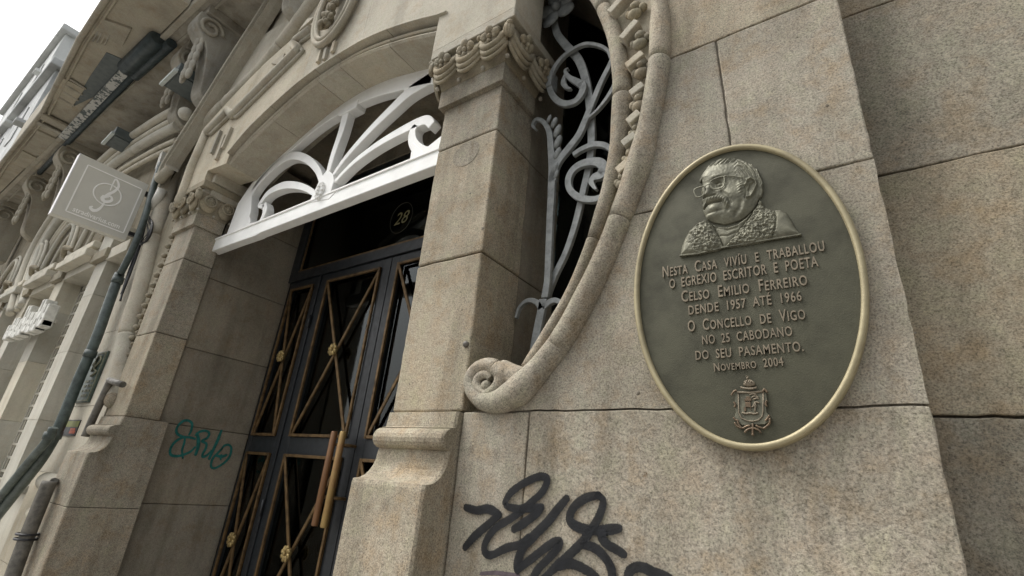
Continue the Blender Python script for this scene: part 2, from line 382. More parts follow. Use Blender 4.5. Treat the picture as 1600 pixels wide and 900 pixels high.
# base mouldings, extruded profile (y, z)
def base(p, x0, x1):
    pr = [(-.022, ZB-.003), (-.030, .205), (-.052, .2)]
    for i in range(9):
        t = math.pi*(.5-i/8*1.0); pr.append((-.045-.045*math.cos(t), .158+.04*math.sin(t)))
    for i in range(7):
        t = i/6*math.pi/2; pr.append((-.05-.098*(1-math.cos(t))-.0, .10-.105*math.sin(t)))
    pr += [(-.152, -.02), (-.156, -.36), (-.156, -.362), (-.156, -.75)]
    def seg(pp, nm):
        n = len(pp); vs = []; xs = [x0, x0+.01, x1-.01, x1]
        for x in xs: vs += [(x, y if x in (x0+.01, x1-.01) else y+.008, z) for y, z in pp]
        vs += [(x0, .29, pp[0][1]), (x0, .29, pp[-1][1]), (x1, .29, pp[0][1]), (x1, .29, pp[-1][1])]
        fs = [(i*n+j, i*n+j+1, (i+1)*n+j+1, (i+1)*n+j) for i in range(3) for j in range(n-1)]
        a = 4*n
        fs += [tuple(range(n))+(a+1, a), tuple(range(3*n, 4*n))+(a+3, a+2), (0, n, 2*n, 3*n, a+2, a), (n-1, 2*n-1, 3*n-1, 4*n-1, a+3, a+1)]
        g = Geo(); g.add(vs, fs); o = g.build(nm, GRAN, p, .004); 
        for q in o.data.polygons: q.use_smooth = False
        return o
    seg(pr[:-2], 'base_moulding')
    seg([(-.156, -.364), (-.157, -1.0)], 'base_block'); seg([(-.157, -1.004), (-.157, GR)], 'base_block')
base(pil, PL+.004, PR-.002); base(pier, LL, LR+.055)
# ---- reveal wall between the left pier and the door
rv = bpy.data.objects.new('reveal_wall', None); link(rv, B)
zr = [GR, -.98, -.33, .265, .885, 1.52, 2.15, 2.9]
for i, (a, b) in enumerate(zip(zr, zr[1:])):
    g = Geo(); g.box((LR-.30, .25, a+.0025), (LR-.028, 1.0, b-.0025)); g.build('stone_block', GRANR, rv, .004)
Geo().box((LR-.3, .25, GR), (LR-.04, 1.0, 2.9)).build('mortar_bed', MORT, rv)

# ---- small pits, a cut-off iron bolt and a rust spot
for a, b, r_, yy in ((728, 538, .012, 0),):
    Geo().ball(P(a, b, -.004), .014, n=10, m=6).build('iron_bolt', PIPEB, pil)
for a, b, r_ in ((680, 431, .0045), (720, 456, .003), (722, 484, .004), (754, 357, .007), (653, 515, .003), (700, 545, .003), (640, 600, .004), (740, 265, .004), (735, 302, .005)):
    Geo().ball(P(a, b, -.0005), r_, k=(1, .25, 1.1), n=9, m=5).build('pit', MORT, pil)
for a, b, r_ in ((1292, 165, .005), (997, 614, .006), (1085, 705, .003), (905, 650, .004), (1246, 58, .003), (1340, 660, .004), (1430, 520, .003), (812, 678, .004)):
    Geo().ball(P(a, b, -.0005), r_, k=(1, .25, 1.1), n=9, m=5).build('pit', MORT, W)
def stain(px, py, r, m, par, nm, sx_=1.0, yy=-.0045, seed=0):
    c = P(px, py, yy); vs = [c]; cov = [1.0]; fs = []; n = 28
    for k, (q, cv) in enumerate(((.35, .8), (.7, .6), (1.0, 0.0))):
        for i in range(n):
            t = 2*math.pi*i/n; rr = r*q*(1+.22*noise.noise(Vector((math.cos(t)*1.5+seed, math.sin(t)*1.5, 2)))); vs.append(c+Vector((math.cos(t)*rr*sx_, 0, math.sin(t)*rr))); cov.append(cv)
    fs = [(0, 1+i, 1+(i+1) % n) for i in range(n)]
    for k in (0, 1): fs += [(1+k*n+i, 1+(k+1)*n+i, 1+(k+1)*n+(i+1) % n, 1+k*n+(i+1) % n) for i in range(n)]
    o = Geo().add(vs, fs).build(nm, m, par, fix=False); at = o.data.attributes.new('cover', 'FLOAT', 'POINT')
    for k, v_ in enumerate(cov): at.data[k].value = v_*.62
RUST = spray('rust_stain', (.16, .085, .035)); GREY = spray('grey_rain_stain', (.21, .18, .14)); PALE = spray('pale_lime_stain', (.42, .40, .34)); 
stain(1008, 742, .026, RUST, W, 'rust_stain'); stain(735, 700, .05, GREY, W, 'rain_stain', .7); stain(800, 672, .05, PALE, W, 'lime_stain', .45, seed=3); stain(775, 710, .07, GREY, W, 'rain_stain', .5, seed=5)
stain(890, 500, .04, GREY, W, 'rain_stain', .6, seed=14); stain(600, 790, .07, GREY, pil, 'rain_stain', .5, -.161, 17); stain(650, 800, .06, RUST, pil, 'rust_stain', .25, -.161, 21)
dpt = [P(728, 240, -.001)+Vector((math.cos(2*math.pi*i/30)*.085, 0, math.sin(2*math.pi*i/30)*.075)) for i in range(30)]
Geo().prism([(min(PR-.006, p.x), p.z) for p in dpt], -.0015, .004).build('mortar_patch', GRAN, pil, .001)
# ---- capitals
def capital(p, x0, x1, discs, d=.25):
    cx = (x0+x1)/2; hw = (x1-x0)/2; m = CARV
    Geo().box((x0-.022, -.03, 1.915), (x1+.022, d+.02, 2.035)).build('necking', GRAN, p, .004)
    z0, z1 = 2.035, 2.225; e0, e1 = .022, .06
    vs = []
    for z, e in ((z0, e0), (z0+.05, e0+.012), (z1-.05, e1), (z1, e1)):
        vs += [(x0-e, -e-.008, z), (x1+e, -e-.008, z), (x1+e, d+e, z), (x0-e, d+e, z)]
    fs = [(i*4+k, i*4+(k+1) % 4, i*4+4+(k+1) % 4, i*4+4+k) for i in range(3) for k in range(4)]+[(3, 2, 1, 0), (12, 13, 14, 15)]
    Geo().add(vs, fs).build('capital_core', m, p, .006)
    # abacus
    Geo().box((x0-.095, -.085, 2.262), (x1+.095, d+.095, 2.325)).build('abacus', SAND if not discs else CARV, p, .006)
    Geo().box((x0-.055, -.05, 2.222), (x1+.055, d+.055, 2.264)).build('shadow_fillet', DARKST, p)
    faces = [((cx, -.07, 0), (1, 0, 0), (0, -1, 0), hw+.05, 3), ((x1+.065, d/2, 0), (0, 1, 0), (1, 0, 0), d/2+.055, 2), ((x0-.065, d/2, 0), (0, -1, 0), (-1, 0, 0), d/2+.055, 2)]
    for (c, u, nr, h, n) in faces:
        c, u, nr = Vector(c), Vector(u), Vector(nr); n = n if not discs else (3 if n == 3 else 2)
        wd = 2*h/n; pts = []
        for i in range(n*12+1):
            t = i/12; zz = 2.10+.085*(1-abs(math.sin(math.pi*t))**.75)
            pts.append(c+u*(-h+wd*t)+nr*(.008+.022*abs(math.sin(math.pi*t)))+Vector((0, 0, zz)))
        if discs:
            for i in range(n):
                q = c+u*(-h+wd*(i+.5))+nr*-.01+Vector((0, 0, 2.13)); Geo().ball(q, .062, u, (0, 0, 1), nr, (1.15, 1.35, .45), 14, 8).build('bell_lobe', m, p)
        else: Geo().tube(pts, .017, 8, up=nr).tube([q+Vector((0, 0, -.034))+nr*-.008 for q in pts], .014, 8, up=nr).tube([q+Vector((0, 0, -.062))+nr*-.016 for q in pts], .011, 8, up=nr).build('scalloped_band', m, p)
        for i in range(n):
            q = c+u*(-h+wd*(i+.5))+nr*.016+Vector((0, 0, 2.165 if not discs else 2.15)); g = Geo()
            if discs:
                ring = [q+(u*math.cos(a)+Vector((0, 0, 1))*math.sin(a))*.048+nr*.012 for a in [2*math.pi*k/20 for k in range(20)]]
                g.tube(ring, .009, 6, up=nr, closed=True); g.ball(q+nr*.004, .044, u, (0, 0, 1), nr, (1, 1, .25), 12, 5); g.ball(q+nr*.014, .014, u, (0, 0, 1), nr, (1, 1, .8))
                for k in range(8):
                    a = math.pi*k/4; dd = u*math.cos(a)+Vector((0, 0, 1))*math.sin(a); g.bar(q+dd*.012+nr*.014, q+dd*.045+nr*.012, .006, .01, nr)
            else:
                flower(g, q+nr*.012, .062, nr+Vector((0, 0, -.45)), 5, k=.42)
                for k in range(5):
                    a = 2*math.pi*(k+.7)/5; dd = u*math.cos(a)+Vector((0, 0, 1))*math.sin(a); g.ball(q+dd*.032+nr*.022, .013, n=6, m=4)
            g.build('rosette', m, p)
        g = Geo(); nb = 4 if n == 3 else 2
        for i in range(nb): g.ball(c+u*(-h+2*h*(i+.6)/(nb+.2))+nr*-.002+Vector((0, 0, 2.243)), .02)
        g.build('bead_row', m, p)
        g = Geo()
        for i in range(n): g.ball(c+u*(-h+wd*(i+1 if i < n-1 else i+.96))*1.0+nr*-.03+Vector((0, 0, 2.05)), .013, n=6, m=5)
        g.build('drilled_bosses', DARKST, p)
    for sx, sy in ((x1+.06, -.075), (x0-.06, -.075)):
        q = Vector((sx, sy, 2.18)); dd = Vector((1 if sx > cx else -1, -1, 0)).normalized(); g = Geo()
        for k in range(-2, 3):
            e = (Matrix.Rotation(k*.5, 3, 'Z') @ dd); g.ball(q+e*.012+Vector((0, 0, .0)), .05, e, (0, 0, 1), e.cross(Vector((0, 0, 1))), (.45, 1, .28), 8, 6)
        g.ball(q+dd*.02+Vector((0, 0, .035)), .018); g.build('corner_leaf', m, p)
capital(pil, PL, PR, False, .25); capital(pier, LL, LR, True, .2)

# ---- arch over the doorway: outer edge, bright arris, soffit
ay = -.075
AO = [xz(a, b, ay) for a, b in ((360, 239), (400, 192), (475, 125), (547, 77), (595, 52), (650, 33), (695, 22))]
AI = [xz(a, b, -.03) for a, b in ((362, 260), (395, 225), (480, 147), (550, 100), (625, 72), (700, 55))]
ao = cr(AO, 8); ai = cr(AI, 8)
def resamp(path, n):
    L = [0]
    for a, b in zip(path, path[1:]): L.append(L[-1]+math.dist(a, b))
    out = []; j = 0
    for i in range(n):
        d = L[-1]*i/(n-1)
        while j < len(L)-2 and L[j+1] < d: j += 1
        t = (d-L[j])/(L[j+1]-L[j] or 1); out.append(tuple(path[j][e]+(path[j+1][e]-path[j][e])*t for e in range(len(path[0]))))
    return out
NA = 60
ao = resamp(ao, NA); ai = resamp(ai, NA)
ao[-1] = (ao[-1][0]+.03, ao[-1][1]); ai[-1] = (ai[-1][0]+.05, ai[-1][1])
arch = bpy.data.objects.new('door_arch', None); link(arch, B)
segs = [(0, 14), (14, 27), (27, 33), (33, 46), (46, 59)]
for s0, s1 in segs:
    g = Geo(); vs = []; rows = []
    lay = [(0, -.075), (.05, -.1), (.16, -.1), (.19, -.04), (.26, .03), (.42, .045), (.44, -.045), (.54, -.06), (.62, -.05), (.64, .06), (.72, .065), (.74, -.035), (.80, -.055), (.9, -.06), (1.0, -.045), (1.01, .0), (1.01, .33), (.4, .34)]
    for i in range(s0, s1+1):
        t = 0
        if i == s0: t = .0016
        if i == s1: t = -.0016
        for (f, y) in lay:
            x = ao[i][0]+(ai[i][0]-ao[i][0])*f; z = ao[i][1]+(ai[i][1]-ao[i][1])*f
            x += t*1.2; vs.append((x, y, z))
    k = len(lay); n = s1-s0+1
    fs = [(i*k+j, i*k+(j+1) % k, (i+1)*k+(j+1) % k, (i+1)*k+j) for i in range(n-1) for j in range(k)]
    fs += [tuple(range(k)), tuple(range((n-1)*k, n*k))]
    g.add(vs, fs); g.build('arch_stone', SAND, arch, .002)
# spandrel wall above the arch: panels between the arch and the ring
sp = bpy.data.objects.new('spandrel_wall', None); link(sp, B)
iy = -.08
mir = lambda p: (-6.05-p[0], p[1])
def ringleft(z): return -6.05-ringx(z)
jx = [-5.45, xz(370, 235, iy)[0]+.0, xz(470, 130, iy)[0], xz(563, 70, iy)[0], -1.80]
def aoz(x):
    for a, b in zip(ao, ao[1:]):
        if a[0] <= x <= b[0]: return a[1]+(b[1]-a[1])*(x-a[0])/(b[0]-a[0])
    return None
x_l = ao[0][0]
def panel(x0, x1):
    n = 12; bot = []
    for i in range(n+1):
        x = x0+(x1-x0)*i/n; z = aoz(min(max(x, ao[0][0]+1e-4), ao[-1][0]-1e-4)); bot.append((x, z+.001))
    return bot+[(x1+(x0-x1)*i/6, ztop(x1+(x0-x1)*i/6)) for i in range(7)]
tcv = cr([xz(a, b, iy) for a, b in ((347, 168), (400, 112), (460, 58), (488, 35), (540, -10), (600, -60))]+[(-2.2, 3.74), (-1.7, 3.72)], 6)
def ztop(x):
    for a, b in zip(tcv, tcv[1:]):
        if a[0] <= x <= b[0]: return a[1]+(b[1]-a[1])*(x-a[0])/(b[0]-a[0])
    return 3.7
panels = [(x_l, jx[2]-.001), (jx[2]+.001, jx[3]-.001), (jx[3]+.001, -1.79)]
for a, b in panels:
    Geo().prism(panel(a, b), iy, .2).build('wall_panel', SAND, sp)
# corner block left of the arch, stepped down onto the pier
c0 = ao[0]
Geo().prism([(-5.05, 2.33), (LR+.05, 2.33), (LR+.05, 2.43), (ai[0][0], ai[0][1]), (c0[0]-.001, c0[1]), (c0[0]-.001, ztop(c0[0]))]+[p for p in reversed(tcv) if p[0] < c0[0]-.01]+[xz(318, 200, iy), xz(300, 262, iy), (-4.95, 2.4)], iy+.002, .2).build('corner_block', SAND, sp, .002)
Geo().box((LR-.02, -.02, 2.33), (LR+.11, .3, 2.435)).build('corbel', SAND, sp, .006)
Geo().box((LR-.02, .0, 2.2), (LR+.085, .3, 2.33)).build('corbel', SAND, sp, .006)
# impost block above the right pillar
Geo().box((-1.79, iy-.003, 2.325), (-1.2, .17, 3.3)).build('impost_block', SAND, pil, .004)
Geo().box((-1.83, iy+.03, 2.30), (-1.79, .3, ao[-1][1]-.17)).build('impost_return', SAND, pil, .003)

# ---- great ring: tori cut into stones
rg = bpy.data.objects.new('ring_moulding', None); link(rg, B)
innx = cr([(-3.0, 4.22), (-2.35, 4.12), (-1.8, 3.87), (-1.28, 3.44), (-.88, 2.96), (-.63, 2.5)]+INN, 6)
oo = resamp(outc, 160); oi = resamp(innx, 160)
def mid(a, b, t=.5): return tuple(a[i]+(b[i]-a[i])*t for i in range(2))
def nearest(path, q): return min(path, key=lambda p: math.dist(p, q))
# centre line of the outer torus: halfway between its outer edge and the nearest inner edge point
cen = []
for p in oo:
    q = nearest(oi, p); d = min(math.dist(p, q), .11); 
    dd = ((q[0]-p[0])/math.dist(p, q), (q[1]-p[1])/math.dist(p, q)); cen.append((p[0]+dd[0]*d/2, p[1]+dd[1]*d/2, d/2))
curlc = xz(759, 604); 
def torus_stones(cen, cuts, y, nm, parent, m, rs=1.0, yr=1.0):
    idx = [0]
    for q in cuts: idx.append(min(range(len(cen)), key=lambda i: math.dist(cen[i][:2], q)))
    idx.append(len(cen)-1); idx = sorted(set(idx))
    for a, b in zip(idx, idx[1:]):
        seg = cen[a:b+1]
        if len(seg) < 2: continue
        pts = []; rr = []
        for i, (x, z, r) in enumerate(seg):
            pts.append((x, y, z)); rr.append(r*rs*(1+.05*noise.noise(Vector((x*7, z*7, 3)))))
        d0 = (Vector(pts[1])-Vector(pts[0])).normalized()*.002; pts[0] = tuple(Vector(pts[0])+d0)
        rr2 = [r*(.93 if i in (0, len(rr)-1) else 1) for i, r in enumerate(rr)]
        pts = [pts[0], tuple(Vector(pts[0])+d0*2)]+pts[1:]; rr2 = [rr2[0], rr[0]]+rr2[1:]
        Geo().tube(pts, rr2, 20, flat=(1, yr)).build('ring_stone', m, parent)
cutsO = [xz(1027, 98), xz(985, 340), xz(985, 345), (-1.4, 3.6), (-.7, 2.8)]
ei_ = min(range(len(cen)), key=lambda i: math.dist(cen[i][:2], xz(850, 580)))
torus_stones(cen[:ei_-2], cutsO, -.005, 'outer', rg, GRAN, 1.0, 1.1)
# inner torus
IO = [(950, 0), (970, 41.7), (983, 100), (988, 145), (984, 200), (972, 262), (958, 311), (926, 396), (896, 462), (858, 527), (822, 578)]
II = [(921.7, 0), (935, 25), (950, 66.7), (957.5, 116.7), (958, 150), (955.6, 200), (952, 244), (940, 300), (926.7, 344), (912, 400), (885, 466.5), (856, 515.6), (824, 573)]
iyv = .03
io = resamp(cr([(-3.0, 3.92), (-2.4, 3.84), (-1.85, 3.62), (-1.38, 3.26), (-1.03, 2.85), (-.83, 2.5)]+[xz(a, b, iyv) for a, b in IO], 6), 140)
ii = resamp(cr([(-3.0, 3.8), (-2.45, 3.72), (-1.93, 3.52), (-1.47, 3.18), (-1.14, 2.8), (-.94, 2.5)]+[xz(a, b, iyv) for a, b in II], 6), 140)
icen = []
for p in ii:
    q = nearest(io, p); icen.append(((p[0]+q[0])/2, (p[1]+q[1])/2, max(.026, min(.06, math.dist(p, q)/2))))
torus_stones(icen, [xz(945, 14, iyv), xz(974, 155, iyv), xz(932, 375, iyv), (-1.3, 2.9)], iyv+.0, 'inner', rg, GRAN, 1.0, 1.0)
# band between the tori and the reveal behind the ring
g = Geo(); a_ = resamp([c[:2] for c in cen], 100); b_ = resamp([c[:2] for c in icen], 100)
vs = []
for p, q in zip(a_, b_): vs += [(p[0], .015, p[1]), (q[0], .045, q[1])]
g.add(vs, [(2*i, 2*i+1, 2*i+3, 2*i+2) for i in range(99)]); g.build('flower_band', SAND, rg)
g = Geo(); vs = []
for (x, z, r) in icen: vs += [(x-.0, iyv, z), (x+.01, 1.0, z)]
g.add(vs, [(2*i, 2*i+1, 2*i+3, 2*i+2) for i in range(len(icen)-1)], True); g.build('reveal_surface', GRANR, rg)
# curl at the foot of the ring (spiral)
cx_, cz_ = curlc; rad = abs(xz(726.6, 602)[0]-cx_)
end_i = min(range(len(cen)), key=lambda i: abs(cen[i][0]-xz(850, 580)[0])+abs(cen[i][1]-xz(850, 580)[1]))
def zq(a, b): return (700+a/3.46, 400+b/3.46)
lead = [(cen[i][0], -.006, cen[i][1]) for i in (end_i-8, end_i-4, end_i)]
op = [zq(*q) for q in ((400, 712), (345, 752), (285, 783), (215, 788), (155, 756), (122, 700), (132, 645), (172, 602), (225, 590), (262, 606))]
oc_ = lead+[tuple(P(a, b, -.012)) for a, b in op]
orr = [cen[end_i-8][2], cen[end_i-4][2], cen[end_i][2], .056, .052, .046, .038, .031, .029, .028, .028, .029, .032]
pth = cr(oc_, 6); rds = [r for (r,) in cr([(r,) for r in orr], 6)]
Geo().tube(pth, rds, 18).build('scroll_end', GRAN, rg)
ip = [zq(*q) for q in ((262, 606), (300, 640), (285, 690), (250, 728), (205, 744), (168, 722), (157, 682), (176, 650), (212, 640), (236, 664))]
pth = cr([tuple(P(a, b, -.018)) for a, b in ip], 6); rds = [r for (r,) in cr([(r,) for r in (.031, .036, .030, .024, .021, .020, .019, .019, .018, .016)], 6)]
Geo().tube(pth, rds, 14).ball(P(*zq(208, 702), -.02), .022).build('scroll_coil', GRAN, rg)
Geo().ball((cx_, .025, cz_), rad*.9, (1, 0, 0), (0, 0, 1), (0, 1, 0), (1, 1, .2), 24, 8).build('scroll_back', GRAN2, rg)
Geo().tube(cr([tuple(P(*zq(*q), -.0)) for q in ((240, 612), (290, 625), (345, 650), (400, 668))], 6), [.034]*6+[.046]*13, 16).build('scroll_shoulder', GRAN, rg)
# left foot of the ring: torus coming down beside the left pier
LC = [(380+660/6.4, 0), (430, 62), (380, 122), (322, 178), (265, 252), (237, 330), (212, 435), (190, 510), (180, 545), (172, 590), (166, 622)]
RC = [(520, -40), (455, 62), (405, 122), (347, 178), (285, 252), (256, 330), (225, 440), (206, 500), (196, 545), (188, 590), (182, 625)]
lc = [xz(a, b, -.01) for a, b in LC]; rc = [xz(a, b, -.01) for a, b in RC]
lcen = cr([((p[0]+q[0])/2, (p[1]+q[1])/2) for p, q in zip(lc, rc)], 8)
lc2 = [(x, z, .075) for x, z in lcen]
torus_stones(lc2, [xz(225, 380), xz(186, 532), xz(350, 165), xz(440, 70)], .02, 'left', rg, SAND, 1.0, 1.0)
Geo().ball((lcen[-1][0], .0, lcen[-1][1]), .072, k=(1, .8, 1.0), n=14, m=10).build('scroll_end', GRAN, rg)
Geo().box((-5.4, .03, 3.05), (-1.3, .19, 4.75)).build('band_wall', SAND, rg)
# left band between torus and pier with bud row, and the wall under everything
Geo().box((-5.6, .05, GR), (-4.9, .3, 4.6)).build('flower_band', CARV, rg)
g = Geo()
for i in range(34):
    z = .45+i*.1
    g.ball((-5.2-.0*i, .03, z), .03, k=(1.2, .9, .8), n=7, m=5).ball((-5.13, .03, z+.04), .018, n=6, m=4)
tag(g.build('bud_row', CARV, rg), kind='stuff')
# flower ornaments of the right band
bars = [((955, 25), (985, -8)), ((974, 66), (998, 38)), ((982, 109), (1007, 88)), ((988, 152), (1008, 137)), ((984, 196), (1002, 180)), ((976, 230), (996, 215)), ((968, 272), (984, 258)), ((935, -22), (962, -55))]
flw = [(993, 18), (1001, 64), (1004, 109), (1001, 160), (995, 205), (985, 245), (973, 282), (975, -28)]
for (a, b), c in zip(bars, flw):
    g = Geo(); A, Bq = P(*a, -.005), P(*b, -.005); g.bar(A, Bq, .034, .055); 
    ww = min(1, (c[1]+60)/60) ; g.build('ledge_bar', SAND, rg, .004)
    q = P(*c, .0); k = 1.0 if c[1] < 180 else .75; g = Geo()
    g.ball(q+Vector((0, -.0, .028))*k, .025*k, n=8, m=6); g.ball(q+Vector((.0, -.012, -.03))*k, .027*k, k=(1.2, .9, .9), n=8, m=6); g.ball(q+Vector((.034, -.0, .004))*k, .02*k, n=8, m=6); g.ball(q+Vector((-.03, -.0, -.005))*k, .018*k, n=8, m=6); g.ball(q+Vector((0, -.03, 0))*k, .014*k, n=8, m=6)
    g.build('flower_ornament', CARV, rg)
# upper part of the band (above the frame) repeats the motif
for i in range(8, 40, 3):
    p, q = a_[i], b_[i]; g = Geo(); g.bar((q[0], 0, q[1]), (p[0]*.6+q[0]*.4, 0, p[1]*.6+q[1]*.4+.06), .034, .05)
    c = Vector(((p[0]+q[0])/2, 0, (p[1]+q[1])/2)); flower(g, c, .045); g.build('flower_ornament', SAND, rg)
# flat stone band outside the ring, left, and wall carrying plaque and pipes
lw = bpy.data.objects.new('left_wall', None); link(lw, B)
LCW = cr([xz(a, b, -.01) for a, b in LC], 6)
def lcx(z):
    best = -5.25
    for a, b in zip(LCW, LCW[1:]):
        if min(a[1], b[1]) <= z <= max(a[1], b[1]) and a[1] != b[1]: best = a[0]+(b[0]-a[0])*(z-a[1])/(b[1]-a[1])
    return best-.014
for a, b in zip([GR, -.9, -.2, .36, 1.05, 1.7], [-.9, -.2, .36, 1.05, 1.7, 2.35]):
    Geo().prism([(-6.2, a+.0015)]+[(lcx(a+(b-a)*k/6) if b > .4 else -5.06, a+.0015+(b-a-.003)*k/6) for k in range(7)]+[(-6.2, b-.0015)], 0, .28).build('stone_block', SAND, lw, .002)
Geo().prism([(-6.0, 2.352)]+[(lcx(2.36+k*.2), 2.352+k*.2) for k in range(11)]+[(-3.9, 4.74), (-4.6, 4.74), (-4.75, 4.5), (-5.08, 4.02), (-5.44, 3.48), (-5.77, 3.02), (-5.83, 2.72)], 0, .28).build('stone_block', SAND, lw, .003)
# moulded foot of the strip at lower left
for zc_, r_ in ((-.26, .07), (-.5, .05)):
    Geo().tube([(-5.72, -.02, zc_), (-5.1, -.02, zc_)], r_, 14, up=(0, 0, 1)).build('base_moulding', SAND, lw)
# hood mould with carved laurel
hp = [(247, 277), (252, 262), (265, 240), (310, 170), (360, 90), (407, 17), (440, -40)]
hc = resamp(cr([xz(a, b, -.1) for a, b in hp], 8), 60)
hd = bpy.data.objects.new('hood_mould', None); link(hd, B)
Geo().prof(hc, [(0, .0), (0, -.11), (-.018, -.125), (-.04, -.12), (-.055, -.06), (-.135, -.06), (-.15, -.115), (-.175, -.12), (-.19, -.06), (-.195, -.0)], False).build('hood_moulding', SAND, hd)
g = Geo()
for i, (x, z) in enumerate(resamp(hc, 90)):
    j = min(len(hc)-2, int(i/90*len(hc))); dx, dz = hc[j+1][0]-hc[j][0], hc[j+1][1]-hc[j][1]; l = math.hypot(dx, dz); d = Vector((dx/l, 0, dz/l)); n_ = Vector((-dz/l, 0, dx/l))
    for s_ in (-1, 1): g.ball(Vector((x, -.068, z))-n_*(.095)+Vector((0, -.012, 0))+n_*s_*.022, .045, (d*.9+n_*.5*s_).normalized(), (0, -1, 0), (n_*.9-d*.5*s_).normalized(), (.95, .6, .36), 6, 4)
tag(g.build('laurel_leaves', CARV, hd), kind='stuff')
e = hc[0]; Geo().tube([(e[0]-.02, -.08, e[1]+.03), (e[0]+.03, -.09, e[1]-.02), (e[0]+.1, -.1, e[1]-.06), (e[0]+.17, -.1, e[1]-.02), (e[0]+.2, -.08, e[1]+.05)], .05, 12).build('hood_stop', SAND, hd)
# spandrel frame moulding with steps
fm = [P(a, b, -.1) for a, b in ((324, 207), (352, 180), (357, 173), (363, 180), (369, 176), (461, 84), (467, 78), (460, 70), (464, 64), (488, 46))]
fmo = bpy.data.objects.new('frame_moulding', None); link(fmo, B)
Geo().tube(fm, .042, 14).build('torus', SAND, fmo)
Geo().tube([p+Vector((.07, .01, -.045)) for p in fm], .018, 10).build('fillet', SAND, fmo)
Geo().tube([p+Vector((-.085, .03, .05)) for p in fm[:8]], .03, 10).build('torus', CARV, fmo)
Geo().tube([P(a, b, -.09) for a, b in ((324, 207), (300, 262), (287, 300), (280, 322))], .045, 12).build('torus', SAND, fmo)
for pts in (((372, 222), (358, 243)), ((381, 226), (368, 252)), ((392, 214), (381, 236))):
    pass
for a, b in (((345, 205), (331, 240)), ((352, 212), (338, 250)), ((362, 200), (348, 232)), ((502, 80), (497, 98)), ((511, 76), (507, 94)), ((524, 66), (520, 82))):
    A, Bq = P(*a, -.09), P(*b, -.09); Geo().bar(A, Bq, .035, .03).build('pendant_bar', SAND, fmo, .003)
# zigzag light triangles
for tri in (((425, 100), (446, 84), (440, 102)), ((467, 50), (482, 30), (492, 28)), ((385, 155), (400, 140), (392, 158))):
    Geo().prism([xz(a, b, -.085) for a, b in tri], -.095, -.03).build('wedge', SAND, fmo)
# oval cartouche with carved fruit
ct = bpy.data.objects.new('cartouche', None); link(ct, B)
q0, q1, ql, qr = xz(499, 79, -.1), xz(573, -60, -.1), xz(492, 35, -.1), xz(556, 10, -.1)
ccx = (ql[0]+qr[0])/2+.02; ca = abs(qr[0]-ql[0])/2*.95; cb = .46; ccz = q0[1]+cb
def ell(a, b, y, n=48): return [(ccx+a*math.cos(2*math.pi*i/n), y, ccz+b*math.sin(2*math.pi*i/n)) for i in range(n)]
Geo().tube(ell(ca-.02, cb-.02, -.115), .026, 10, closed=True).build('oval_rim', SAND, ct)
Geo().tube(ell(ca-.065, cb-.065, -.125), .02, 10, closed=True).build('oval_rim', SAND, ct)
Geo().prism([(x, z) for x, y, z in ell(ca-.02, cb-.02, 0)], -.105, -.07).build('oval_field', SAND, ct)
g = Geo(); random.seed(5)
for i in range(60):
    t = random.random(); zz = ccz-.30+t*.62; xx = ccx+random.uniform(-1, 1)*.085*(.45+math.sin(math.pi*min(1, t*1.1+.05))*.65); r_ = random.uniform(.018, .04)
    v1 = Vector((random.uniform(-1, 1), random.uniform(-.4, .4), random.uniform(-1, 1))).normalized(); v2 = v1.cross(Vector((0, 1, 0.2))).normalized(); v3 = v1.cross(v2)
    g.ball((xx, -.14-random.uniform(0, .03), zz), r_, v1, v2, v3, (random.choice((1, 1.5)), .85, .7), 8, 6)
tag(g.build('carved_fruit', CARV, ct), kind='stuff')

# ---- ceiling and walls of the dark entrance lobby and the space behind the grille
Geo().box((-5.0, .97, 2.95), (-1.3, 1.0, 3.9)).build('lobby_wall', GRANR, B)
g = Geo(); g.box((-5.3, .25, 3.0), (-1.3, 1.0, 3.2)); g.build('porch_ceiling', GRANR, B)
lob = bpy.data.objects.new('dark_lobby', None); link(lob, B)
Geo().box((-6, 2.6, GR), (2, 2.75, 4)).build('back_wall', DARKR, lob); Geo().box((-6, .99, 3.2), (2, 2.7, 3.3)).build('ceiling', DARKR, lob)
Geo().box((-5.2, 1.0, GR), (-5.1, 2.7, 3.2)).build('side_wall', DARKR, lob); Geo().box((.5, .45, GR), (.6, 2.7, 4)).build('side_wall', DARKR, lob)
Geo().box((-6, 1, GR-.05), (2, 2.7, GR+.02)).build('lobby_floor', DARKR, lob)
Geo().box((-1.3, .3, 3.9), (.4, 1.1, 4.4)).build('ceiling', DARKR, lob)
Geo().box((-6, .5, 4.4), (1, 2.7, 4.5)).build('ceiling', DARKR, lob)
# side window behind the grille: pane with frame
Geo().box((-1.3, .62, -.2), (-.2, .625, 3.9)).build('window_pane', GLASS, B)
